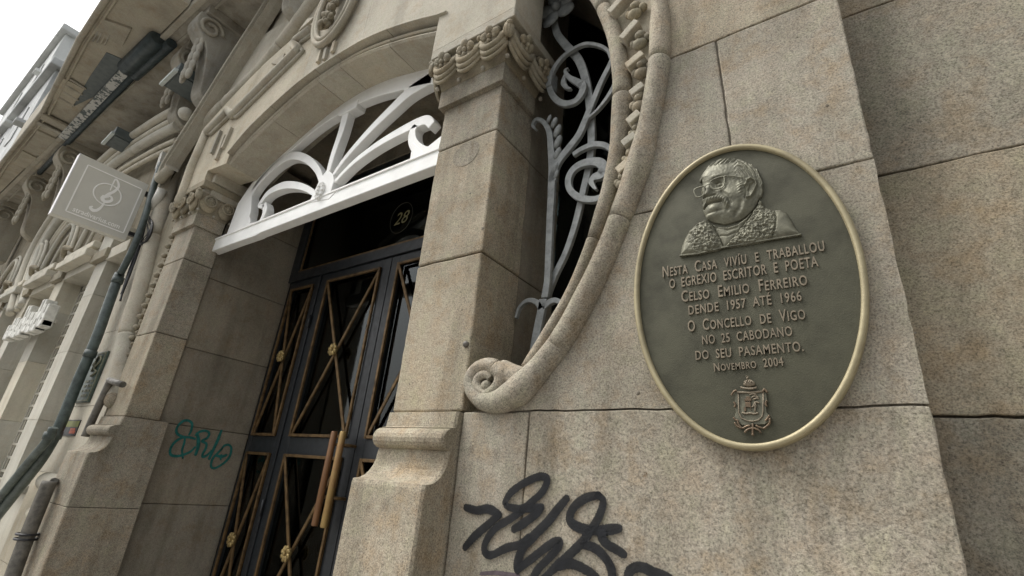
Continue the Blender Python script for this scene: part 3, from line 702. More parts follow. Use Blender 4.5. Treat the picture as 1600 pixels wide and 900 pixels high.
# ---- door: frame, side light, two leaves, transom
YD = .95
def frame(parent, x0, x1, z0, z1, m, wd=.022, y=YD-.012, th=.02, nm='brass_trim'):
    g = Geo()
    g.box((x0, y-th/2, z0), (x0+wd, y+th/2, z1)); g.box((x1-wd, y-th/2, z0), (x1, y+th/2, z1)); g.box((x0+wd, y-th/2+.001, z0), (x1-wd, y+th/2, z0+wd)); g.box((x0+wd, y-th/2+.001, z1-wd), (x1-wd, y+th/2, z1))
    return g.build(nm, m, parent, .003)
def xpanel(parent, x0, x1, z0, z1, rz=None):
    frame(parent, x0, x1, z0, z1, BRAS)
    Geo().box((x0+.005, YD+.03, z0+.005), (x1-.005, YD+.036, z1-.005)).build('glass_pane', GLASS, parent)
    a, b, c, d = (x0+.02, YD-.005, z0+.02), (x1-.02, YD-.005, z1-.02), (x0+.02, YD-.005, z1-.02), (x1-.02, YD-.005, z0+.02)
    Geo().bar(a, b, .026, .014).build('cross_bar', BRAS, parent, .003); Geo().bar((c[0], c[1]-.012, c[2]), (d[0], d[1]-.012, d[2]), .026, .014).build('cross_bar', BRAS, parent, .003)
    q = Vector(((x0+x1)/2, YD-.04, (z0+z1)/2)); g = Geo(); flower(g, q, .055, n=8, k=.28)
    for k in range(8):
        t = math.pi*k/4+.4; g.ball(q+Vector((math.cos(t)*.045, -.004, math.sin(t)*.045)), .011, n=6, m=4)
    g.ball(q+Vector((0, .01, 0)), .045, k=(1, .3, 1)); g.build('rosette', BRAS2, parent)
def leaf(nm, x0, x1, s, panels):
    p = bpy.data.objects.new(nm, None); link(p, B)
    z = [GR+.05, -1.22, .12, .255, 1.645, 1.72]
    px0, px1 = panels
    g = Geo()
    g.box((x0, YD, z[0]), (px0, YD+.05, z[5])); g.box((px1, YD, z[0]), (x1, YD+.05, z[5]))
    for a, b in ((z[0], z[1]), (z[2], z[3]), (z[4], z[5])): g.box((px0, YD+.001, a), (px1, YD+.049, b))
    g.build('leaf_frame', NAVY, p, .003)
    xpanel(p, px0, px1, z[3], z[4]); xpanel(p, px0, px1, z[1], z[2])
    return p
sl = leaf('side_light', -4.56, -4.06, 0, (-4.5, -4.13)); sl.name = 'side_light'
l1 = leaf('door_leaf', -4.035, -3.085, 0, (-3.92, -3.19))
l2 = leaf('door_leaf', -3.077, -2.12, 0, (-2.985, -2.24))
leaf('side_light', -2.1, -1.68, 0, (-2.04, -1.74))
Geo().box((-4.062, YD-.015, GR), (-4.037, YD+.05, 1.73)).build('door_post', NAVY, B, .003)
Geo().box((-2.119, YD-.015, GR), (-2.101, YD+.05, 1.73)).build('door_post', NAVY, B, .003)
for hz_ in (1.2, -.35, -1.3): Geo().tube([(-4.04, YD-.02, hz_), (-4.04, YD-.02, hz_+.12)], .012, 8).build('hinge', NAVY, l1)
for q, m_, lf in ((-3.205, HAND, l1), (-3.105, HAND2, l2)):
    A, Bq = Vector((q, YD-.11, .29)), Vector((q, YD-.11, -.335))
    Geo().tube([A, A+Vector((0, 0, -.01)), Bq+Vector((0, 0, .01)), Bq], [.020, .024, .024, .020], 14, up=(0, -1, 0)).build('pull_handle', m_, lf)
    for hz_ in (.2, -.15): Geo().tube([(q, YD-.1, hz_), (q+.03, YD+.01, hz_)], .011, 8, up=(0, 0, 1)).build('handle_bracket', BRAS, lf)
TT = 2.78
Geo().box((-4.66, YD-.03, TT), (-1.3, YD+.05, 3.05)).build('wall_above_transom', GRANR, B, .004)
tr = bpy.data.objects.new('transom_window', None); link(tr, B)
g = Geo(); g.box((-4.58, YD-.02, 1.725), (-1.68, YD+.05, 1.82)); g.box((-4.58, YD-.02, 1.82), (-4.46, YD+.05, TT)); g.box((-4.46, YD-.02, TT-.1), (-1.68, YD+.05, TT)); g.build('transom_frame', NAVY, tr, .004)
g = Geo(); g.box((-4.46, YD-.012, 1.82), (-1.7, YD-.0, 1.84)); g.box((-4.44, YD-.012, 1.84), (-4.418, YD, TT-.1)); g.build('brass_trim', BRAS, tr, .002)
Geo().box((-4.45, YD+.02, 1.83), (-1.68, YD+.026, TT-.1)).build('glass_pane', GLASS, tr)
def text(body, h, m, name, parent, width=None, ext=.004, offset=0, caps=None, small=.76, mtx=None, bev=0, acc=1.0, spc=1.0):
    cu = bpy.data.curves.new(name, 'FONT'); cu.body = body; cu.size = 1; cu.extrude = 0; cu.offset = offset; cu.space_character = spc
    cu.small_caps_scale = small; cu.resolution_u = 3
    if caps is not None:
        for i, c in enumerate(body):
            cu.body_format[i].use_small_caps = True
    tmp = bpy.data.objects.new(name, cu); C.objects.link(tmp); bpy.context.view_layer.update()
    me = bpy.data.meshes.new_from_object(tmp.evaluated_get(bpy.context.evaluated_depsgraph_get())); C.objects.unlink(tmp); bpy.data.objects.remove(tmp)
    xs = [v.co.x for v in me.vertices]; w0 = min(xs); w1 = max(xs)
    capz = .729
    sx = (width/(w1-w0)) if width else h/capz; sy = h/capz
    b = bmesh.new(); b.from_mesh(me)
    for v in b.verts: v.co = Vector(((v.co.x-w0)*sx, v.co.y*sy, 0))
    bmesh.ops.remove_doubles(b, verts=b.verts, dist=1e-6)
    fs = b.faces[:]; r = bmesh.ops.extrude_face_region(b, geom=fs)
    for v in r['geom']:
        if isinstance(v, bmesh.types.BMVert): v.co.z += ext
    b.to_mesh(me); b.free(); me.materials.clear(); me.materials.append(m)
    if mtx is None: mtx = Matrix()
    b = bmesh.new(); b.from_mesh(me); b.verts.ensure_lookup_table(); seen = set(); isl = []
    for v in b.verts:
        if v.index in seen: continue
        st = [v]; seen.add(v.index); comp = []
        while st:
            q_ = st.pop(); comp.append(q_)
            for e_ in q_.link_edges:
                w_ = e_.other_vert(q_)
                if w_.index not in seen: seen.add(w_.index); st.append(w_)
        xs = [q_.co.x for q_ in comp]; isl.append([min(xs), max(xs), set(q_.index for q_ in comp)])
    isl.sort(key=lambda i_: i_[0]); grp = []
    for i_ in isl:
        if grp and i_[0] < grp[-1][1]-.35*min(i_[1]-i_[0], grp[-1][1]-grp[-1][0]): grp[-1][1] = max(grp[-1][1], i_[1]); grp[-1][2] |= i_[2]
        else: grp.append(i_)
    holder = bpy.data.objects.new(name, None); link(holder, parent) if len(grp) > 1 else None
    for gq in grp:
        ids = sorted(gq[2]); mp_ = {a_: k_ for k_, a_ in enumerate(ids)}
        m2 = bpy.data.meshes.new('letter'); m2.from_pydata([b.verts[a_].co[:] for a_ in ids], [], [tuple(mp_[v.index] for v in f_.verts) for f_ in b.faces if f_.verts[0].index in gq[2]])
        m2.materials.append(m); m2.transform(mtx); m2.update(); link(bpy.data.objects.new('letter', m2), holder if len(grp) > 1 else parent)
    b.free(); bpy.data.meshes.remove(me)
    return holder
def wallmtx(x, y, z, rot=0): return Matrix.Translation((x, y, z)) @ Matrix(((1, 0, 0, 0), (0, 0, -1, 0), (0, 1, 0, 0), (0, 0, 0, 1))) @ Matrix.Rotation(rot, 4, 'Z')
text('28', .125, GOLD, 'house_number', tr, width=.155, ext=.002, offset=.0, mtx=wallmtx(-3.17, YD+.017, 2.05) @ Matrix(((1, .28, 0, 0), (0, 1, 0, 0), (0, 0, 1, 0), (0, 0, 0, 1))))
oc = [(-3.09+.135*math.cos(2*math.pi*i/36), YD+.016, 2.11+.15*math.sin(2*math.pi*i/36)) for i in range(36)]
Geo().tube(oc, 0.0022, 5, closed=True).build('number_oval', GOLDR, tr)
Geo().tube([(-3.78, 1.15, -.55), (-3.12, 1.15, -.60)], .017, 10, up=(0, 0, 1)).build('green_rail', TREE_G, lob)

# ---- white fanlight tracery standing in the arch
FY0, FY1 = .20, .27
fl = bpy.data.objects.new('fanlight_tracery', None); link(fl, B)
def F(px, py): return xz(px, py, FY0)
def strip(pts, wd, nm='curved_bar', k=8, y0=FY0, y1=FY1, m=WHITE, bev=.006):
    path = cr([F(a, b) for a, b in pts], k); n = len(path)
    ww = [w_ for (w_,) in resamp([(w_,) for w_ in wd], n)] if isinstance(wd, (list, tuple)) else [wd]*n
    L, Rr = [], []
    for i, (x, z) in enumerate(path):
        a = path[max(i-1, 0)]; b = path[min(i+1, n-1)]; dx, dz = b[0]-a[0], b[1]-a[1]; l = math.hypot(dx, dz) or 1
        L.append((x-dz/l*ww[i]/2, z+dx/l*ww[i]/2)); Rr.append((x+dz/l*ww[i]/2, z-dx/l*ww[i]/2))
    vs = []
    for a, b in zip(L, Rr): vs += [(a[0], y0, a[1]), (b[0], y0, b[1]), (b[0], y1, b[1]), (a[0], y1, a[1])]
    fs = [(i*4+j, i*4+(j+1) % 4, i*4+4+(j+1) % 4, i*4+4+j) for i in range(n-1) for j in range(4)]+[(0, 1, 2, 3), ((n-1)*4, (n-1)*4+1, (n-1)*4+2, (n-1)*4+3)]
    return Geo().add(vs, fs).build(nm, m, fl, bev)
za = (F(345, 383)[1]+F(682, 241)[1])/2; zt = F(600, 268)[1]
zbar0 = 1.755; zbar1 = 1.875
Geo().box((-4.66, FY0-.004, zbar0), (-1.69, FY1+.004, zbar1)).build('bottom_rail', WHITE, fl, .006)
Geo().box((-4.66, FY0-.014, zbar1-.012), (-1.69, FY1, zbar1+.006)).build('rail_moulding', WHITE, fl, .004)
rim = [F(a, b) for a, b in ((372, 325), (384, 300), (420, 255), (452, 224), (507, 176), (577, 137), (657, 113), (700, 104), (760, 100))]
strip(((372, 330), (384, 306), (418, 262), (452, 230), (508, 183), (577, 144), (657, 120), (715, 108)), [.13, .13, .12, .11, .11, .12, .14, .17], 'arched_rim')
# left corner foot
Geo().prism([F(350, 378), F(372, 318), F(395, 285), F(392, 330), F(388, 345), F(380, 362)], FY0-.002, FY1).build('corner_piece', WHITE, fl, .004)
Geo().prism([F(352, 372), F(380, 352), F(395, 348), F(440, 345), F(400, 368), F(352, 385)], FY0-.003, FY1).build('corner_piece', WHITE, fl, .004)
Geo().prism([F(632, 118), (F(668, 100)), (F(712, 84)), (F(712, 135)), (F(672, 131)), (F(655, 140)), (F(630, 146))], FY0+.001, FY1).build('corner_piece', WHITE, fl, .004)
strip(((388, 350), (386, 320), (400, 290), (430, 258), (455, 243), (478, 248), (495, 265), (503, 288)), [.05, .07, .08, .085, .08, .07, .06, .05])
strip(((490, 302), (478, 294), (460, 289), (440, 290), (420, 300), (409, 313), (405, 321), (412, 322)), [.04, .055, .07, .075, .07, .06, .05, .03])
strip(((412, 318), (413, 330), (406, 345), (396, 352)), [.05, .065, .055, .03])
strip(((512, 268), (520, 240), (532, 205), (540, 175)), [.05, .07, .075, .085], 'upright_bar')
Geo().box((F(546, 172)[0]-.12, FY0-.01, F(543, 172)[1]-.03), (F(546, 172)[0]+.10, FY1+.01, F(543, 172)[1]+.045)).build('bar_capital', WHITE, fl, .008)
strip(((518, 276), (540, 245), (575, 205), (610, 170), (640, 142), (675, 120)), [.035, .05, .06, .065, .085, .12])
strip(((522, 284), (550, 255), (585, 228), (620, 207), (650, 192), (666, 187), (674, 195)), [.035, .05, .065, .07, .075, .085, .06])
strip(((650, 195), (644, 205), (644, 220), (652, 232), (668, 236), (690, 225), (705, 215)), [.05, .06, .075, .08, .07, .06, .05])
Geo().prism([F(645, 222), F(660, 236), F(690, 212), F(720, 195), F(720, 235), F(640, 252)], FY0-.002, FY1).build('corner_piece', WHITE, fl, .004)
bp_ = [F(a, b) for a, b in ((483, 318), (492, 300), (500, 282), (512, 266), (521, 272), (523, 284), (518, 300), (530, 296), (515, 312))]
Geo().prism(bp_, FY0-.008, FY1).build('boss_plate', WHITE, fl, .006)
q = P(501, 299, FY0-.012); g = Geo(); g.ball(q, .07, k=(.62, .3, 1.1), n=14, m=10)
for k in range(10):
    t = 2*math.pi*k/10; g.ball(q+Vector((math.cos(t)*.034, -.01, math.sin(t)*.062)), .014, n=6, m=5)
for k in range(3): g.ball(q+Vector((0, -.022, -.03+.03*k)), .014, n=6, m=5)
g.build('carved_boss', WHITE, fl)

# ---- wrought-iron grille between the pillar and the ring
GY = .27
gr = bpy.data.objects.new('wrought_iron_grille', None); link(gr, B)
def gi(pts, wd, nm='scroll_bar', k=8, th=.022, y=GY):
    p3 = cr([tuple(P(a, b, y)) for a, b in pts], k); n = len(p3)
    ww = [w_*.88 for (w_,) in resamp([(w_,) for w_ in wd], n)] if isinstance(wd, (list, tuple)) else wd
    return Geo().ribbon(p3, ww, th).build(nm, IRON, gr, .003)
W_ = .036
gi(((833, 562), (840, 520), (847, 485), (850, 468)), .04, 'stem')
gi(((847, 484), (842, 475), (832, 470), (822, 472), (812, 482), (807, 498)), [.035, .035, .03, .026, .02, .012])
gi(((849, 482), (858, 474), (868, 470), (880, 475), (886, 482)), [.035, .035, .03, .026, .02])
gi(((852, 466), (856, 440), (858, 400), (860, 350), (862, 310), (864, 280), (872, 255), (890, 232), (905, 212), (915, 190), (925, 165), (940, 130), (955, 100), (962, 80)), [.04, .036, .036, .04, .045, .05, .04, .034, .034, .032, .032, .03, .03, .03], 'stem')
gi(((855, 462), (868, 430), (885, 395), (900, 350), (912, 300), (920, 265), (925, 225), (923, 175), (917, 130), (905, 95), (885, 72), (872, 55), (867, 38), (866, 25)), [.04, .034, .034, .034, .036, .036, .036, .036, .04, .044, .05, .055, .05, .045], 'stem', y=GY+.03)
gi(((864, 285), (864, 260), (862, 235), (860, 212), (856, 200), (848, 190), (838, 188), (833, 197), (838, 203)), [.05, .045, .045, .045, .042, .036, .03, .022, .012])
# feathered edge of the leaf
g = Geo()
for (a, b, r_) in ((868, 262, .022), (871, 240, .026), (872, 222, .028), (871, 205, .028), (866, 192, .024), (858, 186, .018), (869, 273, .018)):
    q = P(a, b, GY-.008); g.ball(q, r_*1.5, (.35, 0, .94), (.94, 0, -.35), (0, 1, 0), (1, .45, .4), 8, 6)
g.build('leaf_lobes', IRON, gr)
# volutes
gi(((896, 243), (910, 234), (928, 227), (945, 228), (956, 235)), [.03, .034, .036, .036, .03])
gi(((956, 300), (940, 309), (925, 313), (905, 309), (892, 298), (889, 283), (895, 268), (908, 258), (925, 254), (937, 255), (944, 262), (944, 272)), [.03, .036, .038, .04, .038, .036, .036, .036, .04, .05, .055, .05])
gi(((944, 266), (940, 274), (930, 278), (925, 285), (929, 293), (933, 297)), [.055, .055, .06, .045, .03, .008])
gi(((915, 190), (935, 172), (952, 150), (962, 130)), [.01, .028, .028, .02])
gi(((955, 92), (950, 80), (935, 72), (915, 70), (896, 78), (880, 90), (868, 105), (861, 122), (860, 140), (868, 155), (882, 163), (898, 160), (908, 150), (912, 138), (908, 130)), [.02, .026, .028, .028, .028, .028, .028, .03, .032, .032, .034, .036, .038, .044, .05])
gi(((911, 134), (900, 128), (890, 122), (884, 112), (889, 108)), [.05, .05, .045, .03, .008])
gi(((893, 140), (886, 138), (881, 130), (884, 118)), [.012, .03, .035, .02])
Geo().box(tuple(P(859, 126, GY-.02)+Vector((-.03, 0, -.03))), tuple(P(859, 126, GY+.02)+Vector((.035, .03, .03)))).build('collar', IRON, gr, .003)
g = Geo(); q = P(872, 14, GY+.01)
for k in range(5):
    t = 2*math.pi*k/5+.5; d = Vector((math.cos(t), -.15, math.sin(t))); g.ball(q+d*.085, .085, d, d.cross(Vector((0, 1, 0))), (0, 1, 0), (.85, .62, .16), 12, 7)
g.ball(q+Vector((0, -.02, 0)), .028); g.build('iron_flower', IRON, gr)

# ------------------------------------------------------------------ bronze memorial plaque
PLQ = thing('memorial_plaque', 'large oval dark bronze memorial plaque with portrait relief on the granite wall', 'plaque')
ex, ez, ea, eb = -.267, .637, .318, .484
# refined from the four extreme points of its outline in the photograph
def el(a, b, y, n=96): return [(ex+a*math.cos(2*math.pi*i/n), y, ez+b*math.sin(2*math.pi*i/n)) for i in range(n)]
Geo().prism([(x, z) for x, y, z in el(ea-.012, eb-.012, 0)], -.022, -.002).build('bronze_plate', BRZ, PLQ)
n = 120; vs = []
prf = [(0, -.002), (.0, -.028), (-.003, -.034), (-.009, -.036), (-.014, -.0345), (-.017, -.031), (-.018, -.021)]
for i in range(n):
    t = 2*math.pi*i/n; cx0, sz0 = math.cos(t), math.sin(t); nn = Vector((cx0/ea, 0, sz0/eb)).normalized()
    for u, y in prf: vs.append((ex+ea*cx0+nn.x*u, y, ez+eb*sz0+nn.z*u))
k = len(prf); Geo().add(vs, [(i*k+j, i*k+j+1, ((i+1) % n)*k+j+1, ((i+1) % n)*k+j) for i in range(n) for j in range(k-1)], True).build('bronze_rim', RIMM, PLQ)
YP = -.023
LINES = [('nESTA cASA VIVÍU E TRABALLOU', None)]
lines = [("Nesta Casa vivíu e traballou", (1035.5, 433), (1289, 391), 17.5), ("o egrexio escritor e poeta", (1046, 450.5), (1279, 415.5), 15),
         ("Celso Emilio Ferreiro", (1065, 471.5), (1262, 444.5), 18), ("dende 1957 até 1966", (1076, 491.5), (1253, 469), 14.5),
         ("O Concello de Vigo", (1075, 518), (1259, 498), 18), ("no 25 cabodano", (1097.5, 538), (1238.5, 524), 14.5),
         ("do seu pasamento.", (1087, 562), (1256, 548), 14.5), ("Novembro 2004", (1116, 580), (1224.5, 571), 13.5)]
for body, l_, r_, h in lines:
    A, Bq = P(*l_, YP-.004), P(*r_, YP-.004); T = P(l_[0], l_[1]-h, YP-.004); hh = T.z-A.z
    body = body.replace(' ', '  '); low = body[0].islower()
    caps = True; sm = .76
    if low: body = body.upper(); caps = None
    rot = math.atan2(Bq.z-A.z, Bq.x-A.x)
    text(body, hh, BRZT, 'inscription', PLQ, width=(Bq-A).length, ext=.005, offset=.010, caps=caps, small=.8, mtx=wallmtx(A.x, YP+.0015, A.z, rot), spc=1.12)
# ---- portrait: bas-relief as a real height surface
SCX, SCY, SCK = 1060, 240, 5.625       # magnified survey of the portrait
def U(a, b):
    return xz(SCX+a/SCK, SCY+b/SCK, YP-.008)
head = [(300, 600), (250, 575), (222, 520), (212, 470), (218, 430), (205, 415), (208, 395), (196, 330), (205, 300), (210, 260), (206, 225), (190, 250), (183, 235), (200, 190), (225, 150), (255, 110), (300, 75), (360, 48), (420, 38), (480, 42), (540, 52), (600, 72), (650, 100), (690, 135), (720, 190), (738, 250), (740, 320), (725, 375), (700, 400), (690, 440), (660, 480), (600, 540), (540, 580), (470, 600), (400, 618)]
coatL = [(10, 898), (25, 820), (55, 740), (90, 680), (130, 640), (180, 600), (235, 580), (300, 625), (345, 700), (395, 820), (330, 848), (170, 880)]
neck = [(300, 620), (340, 640), (430, 650), (520, 620), (600, 560), (650, 505), (600, 590), (520, 690), (450, 790), (400, 820), (350, 720)]
coatR = [(400, 822), (470, 740), (560, 640), (640, 530), (690, 460), (705, 395), (730, 420), (760, 470), (830, 490), (900, 490), (950, 520), (985, 575), (1020, 640), (1075, 700), (1070, 712), (800, 755), (600, 800)]
def inside(poly, x, z):
    c = False; j = len(poly)-1
    for i in range(len(poly)):
        xi, zi = poly[i]; xj, zj = poly[j]
        if (zi > z) != (zj > z) and x < (xj-xi)*(z-zi)/(zj-zi)+xi: c = not c
        j = i
    return c
def dpoly(poly, x, z):
    d = 1e9
    for i in range(len(poly)):
        ax, az = poly[i-1]; bx, bz = poly[i]; ux, uz = bx-ax, bz-az; t = max(0, min(1, ((x-ax)*ux+(z-az)*uz)/(ux*ux+uz*uz+1e-12)))
        d = min(d, math.hypot(x-ax-ux*t, z-az-uz*t))
    return d
def dline(pl, x, z):
    d = 1e9
    for (ax, az), (bx, bz) in zip(pl, pl[1:]):
        ux, uz = bx-ax, bz-az; t = max(0, min(1, ((x-ax)*ux+(z-az)*uz)/(ux*ux+uz*uz+1e-12)))
        d = min(d, math.hypot(x-ax-ux*t, z-az-uz*t))
    return d
def relief(name, polys, hfun, step=5.0, m=BRZL, base=0.0):
    xs = [a for p in polys for a, b in p]; ys = [b for p in polys for a, b in p]
    x0, x1, y0, y1 = min(xs)-step, max(xs)+step, min(ys)-step, max(ys)+step; nx = int((x1-x0)/step)+1; ny = int((y1-y0)/step)+1
    idx = {}; vs = []; ins = {}
    for j in range(ny):
        for i in range(nx):
            a, b = x0+i*step, y0+j*step; ins[i, j] = any(inside(p, a, b) for p in polys)
    for j in range(ny):
        for i in range(nx):
            if any(ins.get((i+di, j+dj), False) for di in (-1, 0, 1) for dj in (-1, 0, 1)):
                a, b = x0+i*step, y0+j*step; h = hfun(a, b) if ins[i, j] else -.001
                x, z = U(a, b); idx[i, j] = len(vs); vs.append((x, YP-h, z))
    fs = []
    for j in range(ny-1):
        for i in range(nx-1):
            q = [(i, j), (i+1, j), (i+1, j+1), (i, j+1)]
            if all(c in idx for c in q): fs.append(tuple(idx[c] for c in q))
    return Geo().add(vs, fs, True).build(name, m, PLQ, fix=True)
def gs(a, b, ca, cb, ra, rb=None, ang=0):
    rb = rb or ra; dx, dy = a-ca, b-cb; c, s = math.cos(ang), math.sin(ang); u, v = (dx*c+dy*s)/ra, (-dx*s+dy*c)/rb
    return math.exp(-(u*u+v*v))
def ln(a, b, pl, w_): return math.exp(-(dline(pl, a, b)/w_)**2)
def hh_head(a, b):
    d = dpoly(head, a, b); h = .004+.017*(1-math.exp(-d/70))
    nn = noise.noise(Vector((a/34, b/12, 0)))
    # brow, nose, cheeks, chin
    h += .004*gs(a, b, 330, 190, 120, 45, -.15)
    h += .003*gs(a, b, 340, 215, 90, 16, -.3)
    h -= .0075*gs(a, b, 350, 285, 52, 34, -.2); h -= .005*gs(a, b, 200, 335, 34, 30)
    h += .0045*gs(a, b, 365, 285, 26, 16, -.2); h -= .0035*ln(a, b, [(338, 275), (362, 262), (388, 268)], 5); h -= .0025*ln(a, b, [(340, 292), (365, 300), (390, 290)], 5); h += .003*gs(a, b, 215, 330, 16, 14)
    h += .010*gs(a, b, 262, 345, 34, 52, .25); h += .006*gs(a, b, 240, 375, 24, 20); h -= .005*ln(a, b, [(222, 395), (265, 392), (335, 372)], 9)
    h += .0075*ln(a, b, [(222, 470), (240, 430), (290, 408), (350, 398), (410, 420), (440, 462)], 22)
    h += .0015*math.sin((a*.25+b*.12))*ln(a, b, [(222, 470), (240, 430), (290, 408), (350, 398), (410, 420), (440, 462)], 22)
    h -= .0075*ln(a, b, [(228, 488), (262, 452), (310, 440), (385, 432)], 9)
    h += .006*gs(a, b, 300, 490, 70, 34, -.3); h -= .003*gs(a, b, 300, 528, 80, 10, -.25); h += .006*gs(a, b, 290, 555, 80, 35, -.2)
    h += .006*gs(a, b, 470, 370, 70, 60); h -= .004*ln(a, b, [(390, 350), (445, 395), (465, 450), (440, 500)], 14)
    h += .003*gs(a, b, 500, 480, 60, 50); h -= .0025*ln(a, b, [(555, 430), (545, 480), (500, 540)], 16); h += .002*ln(a, b, [(590, 430), (585, 490), (540, 545)], 16)
    # hair, combed back from the brow and round the skull
    hm = 1/(1+math.exp(-((a-535)*.05+(170-b)*.012)))*(1 if b < 400 else max(0, 1-(b-400)/40))
    hm = max(hm, 1/(1+math.exp((b-(112+(a-250)*-.16))*.16)) if a < 580 else 0)
    earm = gs(a, b, 632, 315, 75, 95, .2)**.6
    hm *= max(0, 1-1.5*earm)
    if a < 520: ph = (a+b*.9)*.155+1.6*noise.noise(Vector((a/60, b/60, 3)))
    else: ph = math.hypot(a-430, (b-330)*.9)*.17+2.6*noise.noise(Vector((a/55, b/38, 3)))
    h += hm*(.0035+.0022*math.sin(ph)+.0012*math.sin(ph*2.3+1)+.0012*noise.noise(Vector((a/30, b/16, 4))))
    # ear
    h += .0085*ln(a, b, [(600, 285), (612, 248), (645, 230), (680, 248), (690, 285), (668, 340), (640, 388), (608, 398)], 10)
    h -= .004*gs(a, b, 640, 300, 26, 45, .3); h += .004*ln(a, b, [(618, 315), (628, 275), (655, 262)], 6); h -= .004*gs(a, b, 622, 325, 12, 22); h += .005*gs(a, b, 555, 315, 22, 40)+.0018*math.sin((a*.6+b)*.25)*gs(a, b, 555, 315, 26, 45)
    h -= .003*ln(a, b, [(590, 400), (600, 350), (592, 300), (600, 250)], 6)
    h += .0006*noise.noise(Vector((a/20, b/20, 9)))
    return max(.001, h)
relief('portrait_head', [head], hh_head, 3.2)
def hcoat(poly, amp, smooth_zone=None, lift=.012):
    def f(a, b):
        d = dpoly(poly, a, b); h = lift*(1-math.exp(-d/26))+.003
        s_ = smooth_zone(a, b) if smooth_zone else 1
        h += amp*s_*(.9*noise.noise(Vector((a/34, b/20, 2)))+.55*noise.noise(Vector((a/15+3, b/12, 5)))+.3*abs(noise.noise(Vector((a/9, b/9, 8)))))
        return max(.0015, h)
    return f
relief('fleece_lapel', [coatL], hcoat(coatL, .0062, lambda a, b: 1/(1+math.exp(-((a-95)*.05+(b-760)*-.02)))), 4)
def neckh(a, b):
    d = dpoly(neck, a, b); return .003+.006*(1-math.exp(-d/25))+.004*ln(a, b, [(300, 630), (400, 655), (500, 632), (600, 570), (650, 510)], 12)-.003*ln(a, b, [(370, 720), (430, 722), (500, 690)], 7)-.003*ln(a, b, [(340, 650), (430, 668), (520, 645)], 7)
relief('roll_neck', [neck], neckh, 5)
def rsm(a, b):
    return 1/(1+math.exp((a-850)*.12))
def cr_h(a, b):
    h = hcoat(coatR, .0062, rsm)(a, b); h -= .005*ln(a, b, [(848, 500), (860, 580), (850, 660), (820, 740)], 8); h += .003*ln(a, b, [(440, 810), (520, 700), (620, 590), (690, 470)], 9); return max(.0015, h)
relief('fleece_lapel', [coatR], cr_h, 4)
# spectacles
def sp_(pts, w_, y=-.02, closed=False, k=5):
    p3 = [(U(a, b)[0], YP+y, U(a, b)[1]) for a, b in pts]; p3 = cr(p3, k, closed=closed)
    return Geo().tube(p3, w_, 8, flat=(1.2, .8), closed=closed)
sp_([(292, 275), (330, 245), (395, 225), (415, 232), (415, 290), (395, 320), (345, 335), (305, 322)], .0024, -.024, True).build('spectacle_rim', BRZL, PLQ)
sp_([(150, 332), (200, 308), (235, 306), (238, 340), (225, 382), (175, 398), (155, 372)], .0022, -.0195, True).build('spectacle_rim', BRZL, PLQ)
sp_([(238, 318), (262, 300), (290, 292)], .0016, -.0255).build('spectacle_bridge', BRZL, PLQ)
sp_([(412, 232), (430, 218), (500, 222), (575, 235)], .0022, -.0245).build('spectacle_arm', BRZL, PLQ)
# base edge of the bust
Geo().prism([U(8, 900), U(170, 882), U(400, 826), U(800, 758), U(1078, 712), U(1078, 700), U(800, 745), U(400, 812), U(170, 868), U(12, 886)], YP-.008, YP+.001).build('bust_edge', BRZL, PLQ, .0008)
# ---- crest
CKX, CKY, CKS = 1120, 570, 7.5
def V3(a, b, y=0): p = xz(CKX+a/CKS, CKY+b/CKS, YP-.004); return (p[0], YP-y, p[1])
crest = bpy.data.objects.new('crest', None); link(crest, PLQ)
g = Geo(); c = Vector(V3(380, 225, .004)); g.ball(c, .0155, k=(1.0, .5, .62), n=16, m=10)
for k in range(-2, 3):
    pts = [c+Vector((math.sin(k*.42)*.0145*math.cos(t), -.009*math.cos(t)-.001, .0095*math.sin(t)+.001)) for t in [i*math.pi/2/6 for i in range(7)]]
    g.tube(pts, .0014, 6)
g.tube([V3(285, 268, .009), V3(330, 282, .011), V3(380, 287, .012), V3(430, 284, .011), V3(475, 268, .009)], .0028, 8)
g.ball(V3(360, 158, .006), .003, n=8, m=6).bar(V3(352, 128, .006), V3(362, 160, .006), .0018, .003).bar(V3(340, 136, .006), V3(375, 138, .006), .0018, .003)
g.build('crown', BRZT, crest)
shp = [V3(a, b)[::2] for a, b in ((215, 308), (400, 318), (565, 300), (580, 340), (590, 420), (575, 480), (585, 560), (630, 610), (620, 660), (560, 700), (420, 700), (300, 710), (230, 660), (205, 620), (225, 560), (205, 480), (215, 400))]
Geo().prism(shp, YP-.005, YP+.001).build('shield_ground', BRZL, crest, .001)
g = Geo()
g.tube([V3(255, 345, .007), V3(260, 560, .007), V3(290, 625, .007), V3(350, 655, .007), V3(420, 665, .007), V3(490, 650, .007), V3(535, 605, .007), V3(545, 540, .007), V3(548, 325, .007)], .0018, 8)
g.tube([V3(240, 325, .007), V3(400, 328, .007), V3(548, 315, .007)], .003, 8)
g.build('shield_outline', BRZT, crest)
g = Geo()
for pts in (((175, 362), (190, 335), (215, 308), (240, 305)), ((595, 330), (575, 300), (555, 292), (545, 320)), ((205, 440), (222, 470), (210, 500)), ((590, 420), (575, 460), (590, 490)), ((200, 620), (225, 650), (250, 655), (255, 690), (300, 745), (360, 720), (400, 715)), ((215, 680), (240, 720), (300, 748)), ((620, 595), (590, 640), (570, 660)), ((625, 630), (620, 690), (560, 745), (520, 740), (460, 715)), ((330, 800), (360, 765), (425, 745), (490, 765), (520, 800)), ((425, 690), (425, 830))):
    g.tube(cr([V3(a, b, .008) for a, b in pts], 4), .0028, 8)
g.ball(V3(425, 820, .008), .0035); g.build('scrollwork', SHLD, crest)
g = Geo()
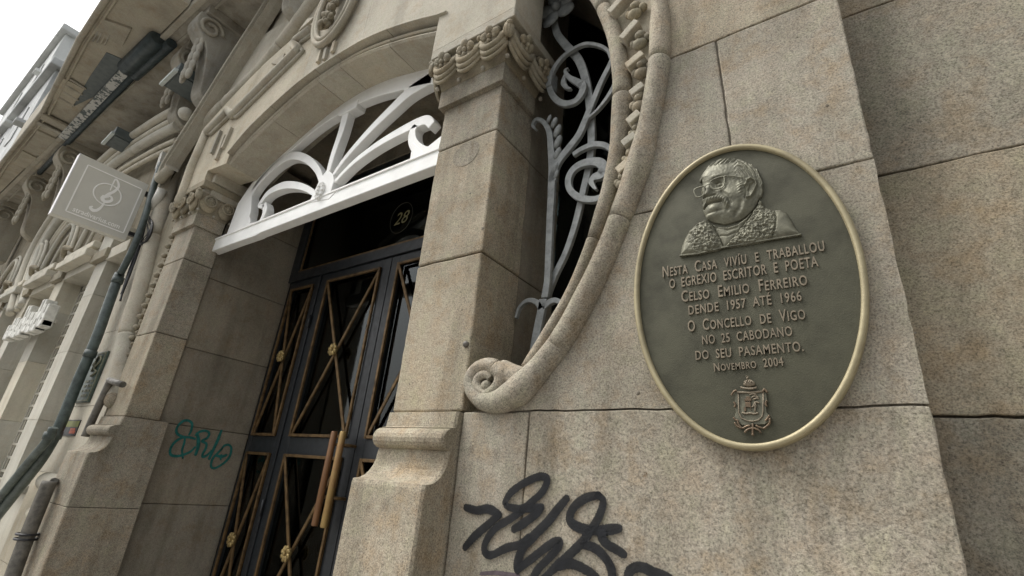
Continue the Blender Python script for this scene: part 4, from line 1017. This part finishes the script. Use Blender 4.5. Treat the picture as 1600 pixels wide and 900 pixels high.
def bx(a0, b0, a1, b1, d=.009): p, q = V3(a0, b0, d), V3(a1, b1, .003); g.box(p, q)
bx(325, 400, 410, 425); bx(335, 425, 350, 540); bx(390, 425, 405, 540); bx(335, 440, 405, 500); bx(345, 375, 392, 400); bx(320, 500, 345, 550)
g.build('tower', SHLD, crest, .0004)
g = Geo()
g.tube(cr([V3(300, 560, .007), V3(340, 575, .008), V3(400, 570, .008), V3(440, 578, .008), V3(490, 565, .007)], 3), .0026, 8)
for pts in (((385, 355), (420, 345), (470, 352)), ((410, 390), (450, 370), (495, 385)), ((430, 410), (470, 395), (495, 400)), ((440, 450), (470, 440), (500, 452)), ((430, 480), (455, 455), (450, 560)), ((420, 500), (440, 480), (470, 490))): g.tube(cr([V3(a, b, .008) for a, b in pts], 3), .0022, 6)
g.build('olive_tree', BRZT, crest)

# ------------------------------------------------------------------ graffiti
WS = .68
def paint(o, strokes, plane, m, name):
    for si, (pts, wd) in enumerate(strokes):
        wd *= (WS if m is not SPRG else .95); zoff = .0004*si
        p2 = cr(pts, 8); q = []
        for a, b in p2: q.append(plane(a, b))
        cov = []; g = Geo(); n = len(q); up = Vector((0, -1, 0)) if abs(q[0].y-q[-1].y) < 1e-4 else Vector((1, 0, 0))
        vs = []; rim_n = 10
        path = [Vector(v)+up*zoff for v in q]
        for i, p in enumerate(path):
            d = (path[min(i+1, n-1)]-path[max(i-1, 0)]).normalized(); a = d.cross(up).normalized()
            r = wd/2*(1+.14*noise.noise(p*18))*(.82+.18*min(1, i/10)*min(1, (n-1-i)/10))
            vs += [p+a*r*1.2, p+a*r*.66+up*.0002, p-a*r*.66+up*.0002, p-a*r*1.2]; cov += [0, 1, 1, 0]
        fs = [(i*4+j, i*4+j+1, i*4+4+j+1, i*4+4+j) for i in range(n-1) for j in range(3)]
        g.add(vs, fs)
        for e, s_ in ((0, -1), (n-1, 1)):
            p = path[e]; d = (path[1]-path[0]).normalized() if e == 0 else (path[-1]-path[-2]).normalized(); a = d.cross(up).normalized(); fan = [p+up*.0002]; fan2 = []; cov += [1]
            for k in range(rim_n+1):
                t = -math.pi/2+math.pi*k/rim_n; fan.append(p+(d*s_*math.cos(t)+a*math.sin(t))*wd*.41*.66+up*.0002); fan2.append(p+(d*s_*math.cos(t)+a*math.sin(t))*wd*.41*1.2)
            cov += [1]*(rim_n+1)+[0]*(rim_n+1); L_ = rim_n+1
            g.add(fan+fan2, [(0, k+1, k+2) for k in range(rim_n)]+[(1+k, 1+L_+k, 2+L_+k, 2+k) for k in range(rim_n)])
        ob = g.build(name, m, o, fix=False); at = ob.data.attributes.new('cover', 'FLOAT', 'POINT')
        for k, v_ in enumerate(cov): at.data[k].value = v_
GT = thing('graffiti_tag', 'large looping black spray-painted tag on pale granite below the oval plaque', 'graffiti')
def gp(a, b): return P(700+a/4.444, 740+b/4.444, -.0065)
paint(GT, [([(125, 235), (200, 255), (270, 245), (320, 262), (355, 285)], .050), ([(350, 290), (260, 370), (180, 440), (120, 510)], .050), ([(560, 230), (440, 310), (330, 380), (265, 470), (255, 540), (300, 565), (400, 520), (500, 490), (560, 440)], .042),
 ([(395, 200), (440, 130), (540, 60), (640, 20), (690, 40), (660, 120), (590, 190), (520, 240), (445, 238), (405, 222)], .042),
 ([(520, 245), (600, 240), (650, 235)], .048), ([(460, 385), (520, 350), (600, 290), (640, 250)], .05),
 ([(825, 175), (770, 240), (690, 340), (590, 440), (520, 520), (485, 620), (482, 665)], .05), ([(482, 668), (560, 610), (660, 530), (740, 475), (778, 470), (770, 510), (700, 590), (640, 650), (600, 710), (585, 760)], .042),
 ([(1045, 150), (960, 170), (880, 230), (848, 300), (870, 350), (950, 385), (1060, 395), (1150, 385), (1190, 380)], .048), ([(1045, 150), (1080, 190), (1060, 280), (1010, 370), (940, 470), (850, 560), (740, 660), (640, 760)], .044),
 ([(950, 495), (1030, 520), (1100, 590), (1140, 670), (1140, 760)], .046), ([(770, 645), (850, 625), (930, 650), (1010, 700), (1050, 740)], .046),
 ([(1085, 410), (1070, 440), (1110, 490), (1180, 530), (1225, 560)], .044), ([(1250, 740), (1265, 680), (1310, 650), (1370, 655), (1440, 690), (1500, 710), (1560, 740)], .046)], gp, SPRK, 'paint_stroke')
paint(GT, [([(230, 695), (330, 690), (430, 702), (490, 708)], .022)], gp, SPRP, 'paint_stroke')
GT2 = thing('graffiti_tag', 'small teal spray-painted tag in the doorway reveal', 'graffiti')
def g2(a, b):
    q = PX(250+a/9, 640+b/9, LR-.0245); return q
paint(GT2, [([(410, 350), (440, 290), (450, 200), (400, 155), (330, 160), (260, 220), (230, 290), (250, 345), (330, 385), (420, 390), (490, 410)], .024), ([(350, 385), (260, 420), (180, 490), (140, 580), (160, 640), (240, 655), (330, 635), (430, 590), (490, 530)], .024), ([(350, 390), (340, 470), (310, 570), (320, 680)], .022),
 ([(500, 630), (530, 540), (540, 430), (520, 340)], .035), ([(500, 360), (560, 310), (650, 300), (690, 340), (660, 400), (590, 440), (650, 480), (640, 550), (600, 620), (600, 665), (660, 640), (720, 580)], .024), ([(860, 300), (810, 430), (750, 560), (690, 690)], .032),
 ([(860, 560), (900, 510), (960, 495), (1000, 540), (980, 650), (920, 730), (840, 790), (760, 825), (715, 790), (740, 690), (820, 600), (870, 550)], .024), ([(800, 650), (870, 660), (930, 640)], .03), ([(860, 640), (850, 700)], .024)], g2, SPRG, 'paint_stroke')

# ------------------------------------------------------------------ hanging shop sign
SG = thing('hanging_shop_sign', 'square taupe shop sign with cream clef emblem hanging out from the wall', 'sign')
sx = -6.0
TL, TR, BR, BL = PX(127, 242, sx), PX(231, 286, sx), PX(199, 377, sx), PX(79, 332, sx)
y0 = (TL.y+BL.y)/2; y1 = (TR.y+BR.y)/2; z0 = (BL.z+BR.z)/2; z1 = (TL.z+TR.z)/2
def SQ(u, v, d=0): return Vector((sx+d, y0+(y1-y0)*u, z0+(z1-z0)*v))
Geo().box((sx-.09, y0, z0), (sx, y1, z1)).build('sign_box', SIGNF, SG, .004)
Geo().box((sx-.088, y0-.006, z0), (sx+.002, y0+.003, z1)).build('sign_edge', SIGNE, SG)
def sgp(a, b):        # survey of the sign face in the magnified photo
    q = PX(70+a/6, 235+b/6, sx+.003); return q
cs = [SQ(.14, .10, .003), SQ(.93, .10, .003), SQ(.93, .88, .003), SQ(.14, .88, .003)]
g = Geo()
for a, b in zip(cs, cs[1:]+cs[:1]): g.bar(a, b, .011, .002, (1, 0, 0))
g.build('border_line', SIGNW, SG)
cq = SQ(.52, .55, .003); cz1 = sgp(590, 415); rr_ = (sgp(722, 450)-sgp(465, 385)).length/2
Geo().tube([cz1+Vector((0, math.cos(t), math.sin(t)))*rr_ for t in [2*math.pi*i/40 for i in range(40)]], .007, 6, flat=(1, .3), up=(1, 0, 0), closed=True).build('emblem_ring', SIGNW, SG)
def emb(pts, wd):
    p3 = cr([tuple(sgp(a, b)) for a, b in pts], 6); n = len(p3); ww = [w_ for (w_,) in resamp([(w_,) for w_ in wd], n)]; return p3, ww
g = Geo()
for pts, wd in (([(612, 375), (640, 310), (665, 270), (688, 300), (690, 345), (650, 385), (600, 410), (560, 440)], [.008, .012, .014, .016, .02, .02, .022, .03]),
                ([(560, 425), (540, 450), (560, 478), (600, 480), (628, 465), (622, 435), (598, 430), (590, 445)], [.03, .034, .034, .03, .026, .018, .014, .01]),
                ([(556, 490), (530, 530), (490, 560), (455, 562), (432, 545), (428, 530), (450, 525)], [.012, .02, .028, .034, .03, .024, .012])):
    p3, ww = emb(pts, wd); g.ribbon(p3, ww, .003, (1, 0, 0))
g.build('clef_emblem', SIGNW, SG)
ta, tb = sgp(255, 572), sgp(712, 730); hgt = (sgp(258, 540)-ta).length
# lettering runs along +y on the face that looks along +x
mt = Matrix.Translation((sx+.0005, ta.y, SQ(0, .135).z)) @ Matrix(((0, 0, 1, 0), (1, 0, 0, 0), (0, 1, 0, 0), (0, 0, 0, 1)))
text('stradivarius.com', .052, SIGNW, 'sign_lettering', SG, width=(y1-y0)*.64, ext=.002, offset=.01, mtx=mt)
Geo().box((sx-.06, y1, z1-.12), (sx-.02, .0, z1-.07)).build('bracket', CABL, SG); Geo().box((sx-.06, y1, z0+.08), (sx-.02, .0, z0+.12)).build('bracket', CABL, SG)

# ------------------------------------------------------------------ pipes, cables and small fixings on the left wall
def pipe(label, pts, r, m, y=-.1, name='drainpipe', cat='pipe', collars=(), n=14):
    t = thing(name, label, cat)
    p3 = cr([tuple(P(a, b, y)) for a, b in pts], 5); Geo().tube(p3, r, n).build('pipe_run', m, t)
    for a, b, k in collars:
        q = P(a, b, y); d = Vector((.0, 0, 1)); Geo().tube([q-d*.03, q+d*.03], r*k, n).build('pipe_collar', m, t)
    return t
pipe('grey-green drainpipe rising past the small green plaque, with collars and a bend at its foot', [(187, 428), (168, 480), (150, 530), (120, 600), (92, 668), (66, 715), (30, 762), (0, 800), (-40, 850)], .042, PIPE, -.09, collars=((184, 438, 1.15), (141, 553, 1.15), (86, 680, 1.2)))
pipe('thinner dark pipe running beside the bend of the grey-green drainpipe', [(84, 668), (72, 690), (50, 716), (22, 750), (-10, 790), (-50, 840)], .032, PIPE, -.16, collars=((77, 681, 1.3),))
pu_ = pipe('thin dark upper pipe emerging under the hood mould and feeding the grey-green drainpipe', [(252, 256), (240, 292), (226, 340), (208, 388), (188, 428)], .03, PIPE, -.1)
cb_ = thing('cable_bundle', 'bundle of black cables hanging beside the upper drainpipe behind the shop sign', 'cable')
for pts, r_ in (([(251, 255), (243, 285), (232, 320), (228, 345), (218, 385), (202, 430), (190, 460)], .012), ([(250, 262), (240, 300), (226, 335), (232, 362), (220, 378), (210, 400), (196, 440), (188, 470)], .009), ([(232, 338), (238, 350), (234, 368), (222, 382), (214, 372), (222, 350), (232, 340)], .012), ([(229, 340), (236, 356), (226, 376), (214, 386), (206, 410)], .008)):
    Geo().tube(cr([tuple(P(a, b, -.05)) for a, b in pts], 6), r_, 8).build('cable', CABL, cb_)
tag(Geo().tube([P(254, 296, -.05), P(238, 328, -.05)], .045, 16).build('conduit_cover', CREAM), 'short fat cream conduit cover between the shop sign and the ring moulding', 'conduit')
tag(Geo().bar(P(256, 240, -.04), P(248, 264, -.04), .07, .05).build('junction_box', CREAM), 'small cream junction box at the foot of the carved hood mould', 'box')
pb = pipe('square-topped brown-grey downpipe with wire clamp at the bottom left', [(78, 752), (62, 790), (40, 845), (20, 899), (5, 940)], .046, PIPEB, -.22, n=8)
q = P(40, 842, -.22); Geo().tube([q+Vector((math.cos(t)*.06, math.sin(t)*.06, .0)) for t in [2*math.pi*i/20 for i in range(20)]], .008, 6, up=(0, 0, 1), closed=True).tube([q+Vector((math.cos(t)*.06, math.sin(t)*.06, .03)) for t in [2*math.pi*i/20 for i in range(20)]], .008, 6, up=(0, 0, 1), closed=True).build('wire_clamp', CABL, pb)
Geo().tube([P(84, 752, -.2), P(98, 757, -.0)], .025, 8).build('pipe_stub', PIPEB, pb)
pc = pipe('slim weathered conduit running down between the green plaque and the ring foot', [(172, 596), (160, 622), (146, 652), (133, 682)], .028, PIPEB, -.06, name='conduit', cat='pipe', n=10)
Geo().tube([P(171, 594, -.07), P(192, 601, -.07)], .024, 10, up=(0, 0, 1)).build('pipe_stub', PIPEB, pc)
GP = thing('wall_plaque', 'small dark green rectangular plaque with raised ornament behind the drainpipe', 'plaque')
a, b = xz(147, 552, -.02), xz(130, 628, -.02); gx0, gx1, gz0, gz1 = -5.92, -5.5, a[1]-.43, a[1]
gx1 = xz(169, 548, -.02)[0]; gx0 = gx1-.36; gz1 = xz(169, 548, -.02)[1]; gz0 = xz(138, 628, -.02)[1]
Geo().box((gx0, -.02, gz0), (gx1, .0, gz1)).build('plaque_plate', GRNP, GP, .003); g = Geo()
g.box((gx0+.01, -.026, gz0+.01), (gx1-.01, -.019, gz0+.02)); g.box((gx0+.01, -.026, gz1-.02), (gx1-.01, -.019, gz1-.01)); g.box((gx1-.02, -.0262, gz0+.02), (gx1-.01, -.019, gz1-.02)); g.build('raised_border', GRNT, GP)
g = Geo(); mx, mz = (gx0+gx1)/2+.05, gz1-.12
g.tube(cr([(mx-.07, -.025, mz+.05), (mx, -.027, mz+.08), (mx+.06, -.025, mz+.03), (mx-.02, -.027, mz-.03), (mx+.06, -.025, mz-.07), (mx-.04, -.025, mz-.1)], 5), .01, 6).tube(cr([(mx-.1, -.025, mz+.0), (mx-.05, -.027, mz+.04), (mx-.07, -.025, mz-.06)], 5), .009, 6); g.build('raised_ornament', GRNT, GP)
for i in range(4): g = Geo(); [g.box((gx0+.1+k*.034, -.024, gz0+.05+i*.042), (gx0+.1+k*.034+.024, -.019, gz0+.05+i*.042+.02)) for k in range(6) if (k*7+i*3) % 5]; tag(g.build('raised_lettering', GRNT, GP), kind='stuff')
ST = thing('wall_sticker', 'small yellow-green and red sticker on the wall below the green plaque', 'sticker')
s0 = xz(127, 656, -.004); Geo().box((s0[0]-.42, -.006, s0[1]-.135), (s0[0], 0, s0[1])).build('sticker_sheet', CABL, ST)
Geo().box((s0[0]-.41, -.008, s0[1]-.06), (s0[0]-.01, -.005, s0[1]-.01)).build('printed_band', STK1, ST)
Geo().box((s0[0]-.17, -.008, s0[1]-.115), (s0[0]-.03, -.005, s0[1]-.09)).box((s0[0]-.17, -.008, s0[1]-.088), (s0[0]-.05, -.005, s0[1]-.07)).build('printed_lettering', STK2, ST)

# ------------------------------------------------------------------ shop front to the left: pilasters, reveals, windows
SH = bpy.data.objects.new('shopfront', None); link(SH, B)
WD = .195
rts = [-6.8-1.5*i for i in range(8)]
zc = 2.02
for i, r in enumerate(rts):
    w_ = .36; 
    for a, b in ((GR, -.55), (-.55, .25), (.25, .95), (.95, 1.6), (1.6, zc)):
        Geo().box((r-w_, 0, a+.001), (r, .6, b-.001)).build('pilaster_block', LIME, SH, .003)
    Geo().box((r-w_-.06, -.06, zc), (r+.06, .3, zc+.12)).build('pilaster_capital', CARV, SH, .01)
    Geo().box((r-w_-.02, -.03, zc+.12), (r+.02, .3, zc+.45)).build('pilaster_block', LIME, SH, .004)
    Geo().tube(cr([(r-w_-.02, -.05, zc+.40), (r-w_/2, -.1, zc+.46), (r+.02, -.05, zc+.40)], 4), .035, 8).build('carved_knot', CARV, SH)
xl = [-6.2]+[r-.36 for r in rts]
for i, (a, r) in enumerate(zip(xl, rts)):
    # opening between a (right side) and r (left side)
    f = bpy.data.objects.new('shop_window', None); link(f, B)
    Geo().box((r, WD+.012, -.3), (a, WD+.02, 2.0)).build('glass_pane', GLASS, f)
    g = Geo(); g.box((a-.05, WD, -.35), (a, WD+.05, 2.0)); g.box((r, WD, -.35), (r+.05, WD+.05, 2.0)); g.box((r, WD, 1.94), (a, WD+.05, 2.0)); g.build('window_frame', LIME, f)
    for k in range(16):
        zz = -.3+k*.145; Geo().box((r+.05, WD-.005, zz), (a-.05, WD+.03, zz+.028)).build('glazing_bar', LIME, f)
    Geo().box((r+.05+.06, WD+.001, -.3), (r+.05+.085, WD+.03, 2.0)).build('glazing_bar', LIME, f)
    Geo().box((r, .04, -.9), (a, .25, -.36)).build('stall_riser', LIME, f, .005)
    Geo().tube([(r, .02, -.36), (a, .02, -.36)], .04, 10, up=(0, 0, 1)).build('window_sill', LIME, f)
    g = Geo(); g.box((r-.0, -.02, 2.0), (a+.0, .25, 2.14)); g.build('lintel', LIME, f, .006)
    if i: 
        Geo().box((r+.02, -.14, 2.10), (a-.02, -.02, 2.19)).build('lintel_moulding', LIME, f, .01)
        Geo().box((r+.04, -.10, 2.23), (a-.04, -.02, 2.31)).build('lintel_moulding', LIME, f, .01)
    # arched head over the opening
    cxx = (a+r)/2; hw = (a-r)/2
    if i:
        for dr, yy, rd in ((0, -.03, .03), (.075, -.01, .025), (-.08, .03, .022)):
            Geo().tube([(cxx+(hw-.08+dr)*math.cos(t), yy, 2.40+(hw*1.15+dr)*math.sin(t)) for t in [math.pi*k/20 for k in range(21)]], rd, 8).build('arch_moulding', LIME, f)
        g = Geo()
        for k in range(9): g.ball((cxx+random.uniform(-.25, .25), .1, 2.5+random.uniform(0, .35)), random.uniform(.03, .06), k=(1, .5, 1.3), n=7, m=5)
        tag(g.build('carved_tracery', CARV, f), kind='stuff')
Geo().box((-26, .16, 2.14), (-5.5, .5, 4.74)).build('arch_wall', CARV, SH)
big = cr([(-10.1, 1.75), (-10.6, 2.4), (-10.82, 3.0), (-10.5, 3.55), (-9.6, 3.92), (-8.4, 4.08), (-7.1, 4.0), (-6.23, 3.87)], 6)
for d, yy, rd in ((0, -.08, .05), (-.1, -.04, .035), (-.2, -.01, .06), (-.36, .04, .03), (-.46, .05, .03)):
    pts = []
    for i, (x, z) in enumerate(big):
        a = big[max(i-1, 0)]; b = big[min(i+1, len(big)-1)]; dx, dz = b[0]-a[0], b[1]-a[1]; l = math.hypot(dx, dz); pts.append((x+dz/l*-d*1, yy, z-dx/l*-d*1))
    Geo().tube(pts, rd, 10).build('great_arch_moulding', LIME, SH)
tag(Geo().ball(P(290, 178, -.1), .075, n=12, m=8).build('arch_boss', LIME, SH))
# white letters laid along the shop fascia
LT = thing('shop_letters', 'row of cream three-dimensional letters fixed across the left shop pilasters', 'sign')
lp0, lp1 = P(10, 520, -.14), P(80, 478, -.14)
zl = (lp0.z+lp1.z)/2
xs0, xs1 = P(10, 522, -.14).x, P(80, 478, -.14).x
text('Kiabero', .34, LETT, 'fascia_letters', LT, width=1, ext=.09) if False else None
nx = 8; hts = [.20, .26, .25, .40, .26, .26, .40, .28]
for i in range(nx):
    t0 = i/nx; xa = xs0+(xs1-xs0)*t0; wdt = (xs1-xs0)/nx*.93; g = Geo(); zb_ = zl-.18+.02*math.sin(i*2)
    hgt_ = hts[i]
    g.box((xa, -.16, zb_), (xa+wdt*.32, -.05, zb_+hgt_)); g.box((xa+wdt*.30, -.158, zb_+hgt_*.35), (xa+wdt*.99, -.052, zb_+hgt_*.6)); g.box((xa+wdt*.72, -.161, zb_), (xa+wdt, -.051, zb_+hgt_*.95)); g.box((xa+wdt*.1, -.157, zb_-.01), (xa+wdt, -.053, zb_+.08))
    g.build('letter', LETT, LT, .012)
Geo().box((xs0, -.05, zl-.1), (xs1, -.03, zl-.06)).build('fixing_rail', LIME, LT)

# ------------------------------------------------------------------ balcony above
ZS = 4.75
BA = bpy.data.objects.new('balcony', None); link(BA, B)
LY, OY = -.47, -1.06
Geo().box((-26, LY, ZS), (-4.3, .3, ZS+.5)).build('soffit_slab', DARKST, BA, .01)
Geo().box((-26, LY-.02, ZS-.02), (-4.3, LY+.05, ZS+.1)).build('drip_edge', SAND, BA, .01)
Geo().box((-26, LY+.13, ZS-.025), (-4.3, LY+.16, ZS+.01)).build('soffit_bead', DARKST, BA, .005)
# outer projecting band seen from below, its underside coffered
o0, o1 = PZ(165, 0, ZS), PZ(3, 255, ZS)
n_b = [PZ(-40, 330, ZS), PZ(3, 255, ZS), PZ(67, 175, ZS), PZ(125, 61, ZS), PZ(165, 0, ZS), PZ(200, -60, ZS)]
vs = []; 
for p in n_b: vs += [(p.x, p.y, ZS+.02), (p.x, LY-.03, ZS+.02), (p.x, LY-.03, ZS+.9), (p.x, p.y, ZS+.9)]
Geo().add(vs, [(i*4+j, i*4+(j+1) % 4, i*4+4+(j+1) % 4, i*4+4+j) for i in range(len(n_b)-1) for j in range(4)]+[(0, 1, 2, 3), (20, 21, 22, 23)]).build('parapet_underside', SAND, BA)
def under(poly, z, dz, m, nm):
    v = [PZ(a, b, z) for a, b in poly]; n = len(v); vs = [(p.x, p.y, z) for p in v]+[(p.x, p.y, z+dz) for p in v]
    return Geo().add(vs, [tuple(range(n)), tuple(range(2*n-1, n-1, -1))]+[(i, i+n, (i+1) % n+n, (i+1) % n) for i in range(n)]).build(nm, m, BA, .006)
under([(166, 82), (190, 92), (185, 115), (150, 150), (112, 168), (140, 120)], ZS+.012, .01, LAMP, 'dark_opening')
under([(58, 204), (92, 220), (72, 250), (38, 232)], ZS-.012, .04, SAND, 'coffer_panel')
under([(35, 236), (68, 253), (55, 270), (20, 255)], ZS-.006, .03, SAND, 'coffer_panel')
under([(98, 62+60), (132, 140), (112, 168), (78, 152)], ZS-.006, .03, SAND, 'coffer_panel')
under([(160, 30), (205, 46), (192, 72), (145, 52)], ZS-.012, .04, SAND, 'coffer_panel')
for i in range(4):
    a0 = 109-i*6; b0 = 123+i*9; under([(a0, b0), (a0+26, b0+16), (a0+25, b0+18), (a0-1, b0+2)], ZS-.01, .02, DARKST, 'groove')
for i in range(4):
    a0 = 152+i*6; b0 = 48+i*2; under([(a0, b0), (a0+3, b0+1), (a0-6, b0+18), (a0-9, b0+17)], ZS-.014, .02, DARKST, 'groove')
under([(59, 190), (99, 210), (96, 214), (56, 194)], ZS-.03, .03, DARKST, 'groove'); under([(66, 180), (106, 200), (103, 205), (62, 186)], ZS-.035, .03, SAND, 'rib'); 
under([(66, 178), (108, 199), (106, 201), (64, 180)], ZS-.045, .04, DARKST, 'groove')
# edge bead along the outer line
Geo().tube([(p.x, p.y, ZS+.01) for p in n_b], .035, 8, up=(0, 0, 1)).build('parapet_bead', SAND, BA)
Geo().tube([(p.x, p.y+.07, ZS+.0) for p in n_b], .015, 8, up=(0, 0, 1)).build('parapet_bead', SAND, BA)
Geo().box((-26, .0, ZS+.5), (4.5, .4, 9.5)).build('upper_wall', SAND, B)
# consoles under the balcony
def console(x, y_out=-.42, s=1.0, z=ZS, DARKST=DARKST):
    p = bpy.data.objects.new('console', None); link(p, B)
    Geo().box((x-.16*s, y_out*.9, z-.12), (x+.16*s, .1, z)).build('console_cap', DARKST, p, .01)
    pr = cr([(y_out, z-.13), (y_out*1.0, z-.3*s), (y_out*.62, z-.5*s), (y_out*.45, z-.8*s), (y_out*.35, z-1.05*s), (0, z-1.15*s)], 5)
    n = len(pr); vs = [(x-.12*s, a, b) for a, b in pr]+[(x-.12*s, .1, z-1.15*s), (x-.12*s, .1, z-.1)]; m_ = len(vs); vs += [(v[0]+.24*s, v[1], v[2]) for v in vs]
    Geo().add(vs, [tuple(range(m_)), tuple(range(2*m_-1, m_-1, -1))]+[(i, i+m_, (i+1) % m_+m_, (i+1) % m_) for i in range(m_)]).build('console_body', DARKST, p, .01)
    for sgn in (-1, 1):
        pts = [(x+sgn*.13*s, y_out+.14*s+.13*s*(1-t*.75)*math.cos(t*9), z-.27*s+.13*s*(1-t*.75)*math.sin(t*9)) for t in [i/30 for i in range(31)]]
        Geo().tube(pts, .022*s, 8, up=(1, 0, 0)).build('volute', SAND, p)
    g = Geo()
    for k in range(5):
        for j in (-1, 0, 1):
            g.ball((x+j*.07*s, y_out*.7-.02*(1-abs(j)), z-.42*s-.12*k*s), .07*s, k=(.6, .45, 1.1), n=8, m=6)
    tag(g.build('acanthus_leaves', DARKST, p), kind='stuff'); return p
k1 = PZ(290, 60, ZS).x; console(PZ(262, 95, ZS-.35).x, -.30, .95); console(PZ(262, 0, ZS-.2).x, -.42, 1.0); console(-10.4, -.4, 1.1, DARKST=SAND); console(-12.2, -.4, 1.1, DARKST=SAND); console(-14.5, -.4, 1.1, DARKST=SAND); console(-17, -.4, 1.1, DARKST=SAND)
console(PZ(470, 25, 4.3).x+.1, -.3, .55, 4.72)
# rolled tarpaulin and printed banner along the lip
TP = thing('rolled_tarpaulin', 'dark rolled tarpaulin hanging under the balcony lip at the top left', 'tarpaulin')
zt_ = 4.70; a, b = PZ(247, 60, zt_), PZ(196, 108, zt_)
Geo().tube([a, a*.97+b*.03, b*.97+a*.03, b], [.07, .10, .10, .07], 16, up=(0, 0, 1)).build('tarpaulin_roll', TARP, TP)
Geo().tube([a+Vector((.1, .12, -.02)), b+Vector((.0, .12, -.02))], .06, 12, up=(0, 0, 1)).build('tarpaulin_fold', TARP, TP)
BN = thing('printed_banner', 'long narrow banner with a mottled white print strung along the balcony lip', 'banner')
a, b = PZ(197, 110, zt_), PZ(97, 216, zt_); g = Geo(); g.obox((a+b)/2, (b-a)/2, Vector((0, .055, 0)), Vector((0, 0, .02))); g.build('banner_strip', TARPD, BN, .01)
Geo().tube([a+Vector((0, .09, -.02)), b+Vector((0, .09, -.02)), PZ(60, 272, zt_)], .04, 8, up=(0, 0, 1)).build('banner_pole', TARP, BN)
# floodlights under the balcony
for (pa, pb_, pc_, lab, zz) in (((253, 134), (277, 111), (300, 160), 'flat floodlight under the balcony beside the carved console, nearer one', 3.95), ((162, 226), (178, 209), (214, 233), 'flat floodlight under the balcony above the shop sign, farther one', 3.95)):
    A, Bq, Cc = PZ(*pa, zz), PZ(*pb_, zz), PZ(*pc_, zz); t = thing('floodlight', lab, 'floodlight', group='floodlights under the balcony')
    u = (Bq-A)/2; v = Vector((0, (Cc.y-Bq.y)/2, 0)); c = A+u+v; Geo().obox(c+Vector((0, 0, .07)), u, v, Vector((0, 0, .06))).build('lamp_housing', LAMP, t, .008)
    Geo().obox(A+u+Vector((0, -.012, .01)), u, Vector((0, .02, 0)), Vector((0, 0, .02))).build('lamp_rim', LAMPL, t, .004)
    Geo().obox(c+Vector((0, 0, .001)), u*.85, v*.85, Vector((0, 0, .006))).build('lamp_glass', LAMP, t); Geo().box((c.x-.03, c.y, zz+.12), (c.x+.03, .1, zz+.16)).build('lamp_bracket', CABL, t)

# ------------------------------------------------------------------ far buildings up the street
def far(name, label, x, pc_, depth, m, rows):
    t = thing(name, label, 'building'); c = PX(*pc_, x); 
    Geo().box((x-12, c.y, GR), (x, c.y+depth, c.z)).build('wall', m, t, .03)
    Geo().box((x-12.2, c.y-.25, c.z), (x+.25, c.y+depth, c.z+.35)).build('cornice', m, t, .05)
    for r_ in range(rows):
        for k in range(4):
            y = c.y+.6+k*1.6; Geo().box((x-.02, y, c.z-2.6-r_*3), (x+.03, y+.9, c.z-1.0-r_*3)).build('window', FARD, t)
            Geo().box((x-.05, y+.42, c.z-2.6-r_*3), (x+.05, y+.47, c.z-1.0-r_*3)).build('window_frame', FARB, t)
        Geo().box((x, c.y-.3, c.z-2.9-r_*3), (x+.5, c.y+depth, c.z-2.75-r_*3)).build('balcony_slab', m, t, .02)
        for k in range(2): Geo().box((x-3-k*4, c.y-.04, c.z-2.6-r_*3), (x-2-k*4, c.y+.02, c.z-1-r_*3)).build('window', FARD, t)
    return t
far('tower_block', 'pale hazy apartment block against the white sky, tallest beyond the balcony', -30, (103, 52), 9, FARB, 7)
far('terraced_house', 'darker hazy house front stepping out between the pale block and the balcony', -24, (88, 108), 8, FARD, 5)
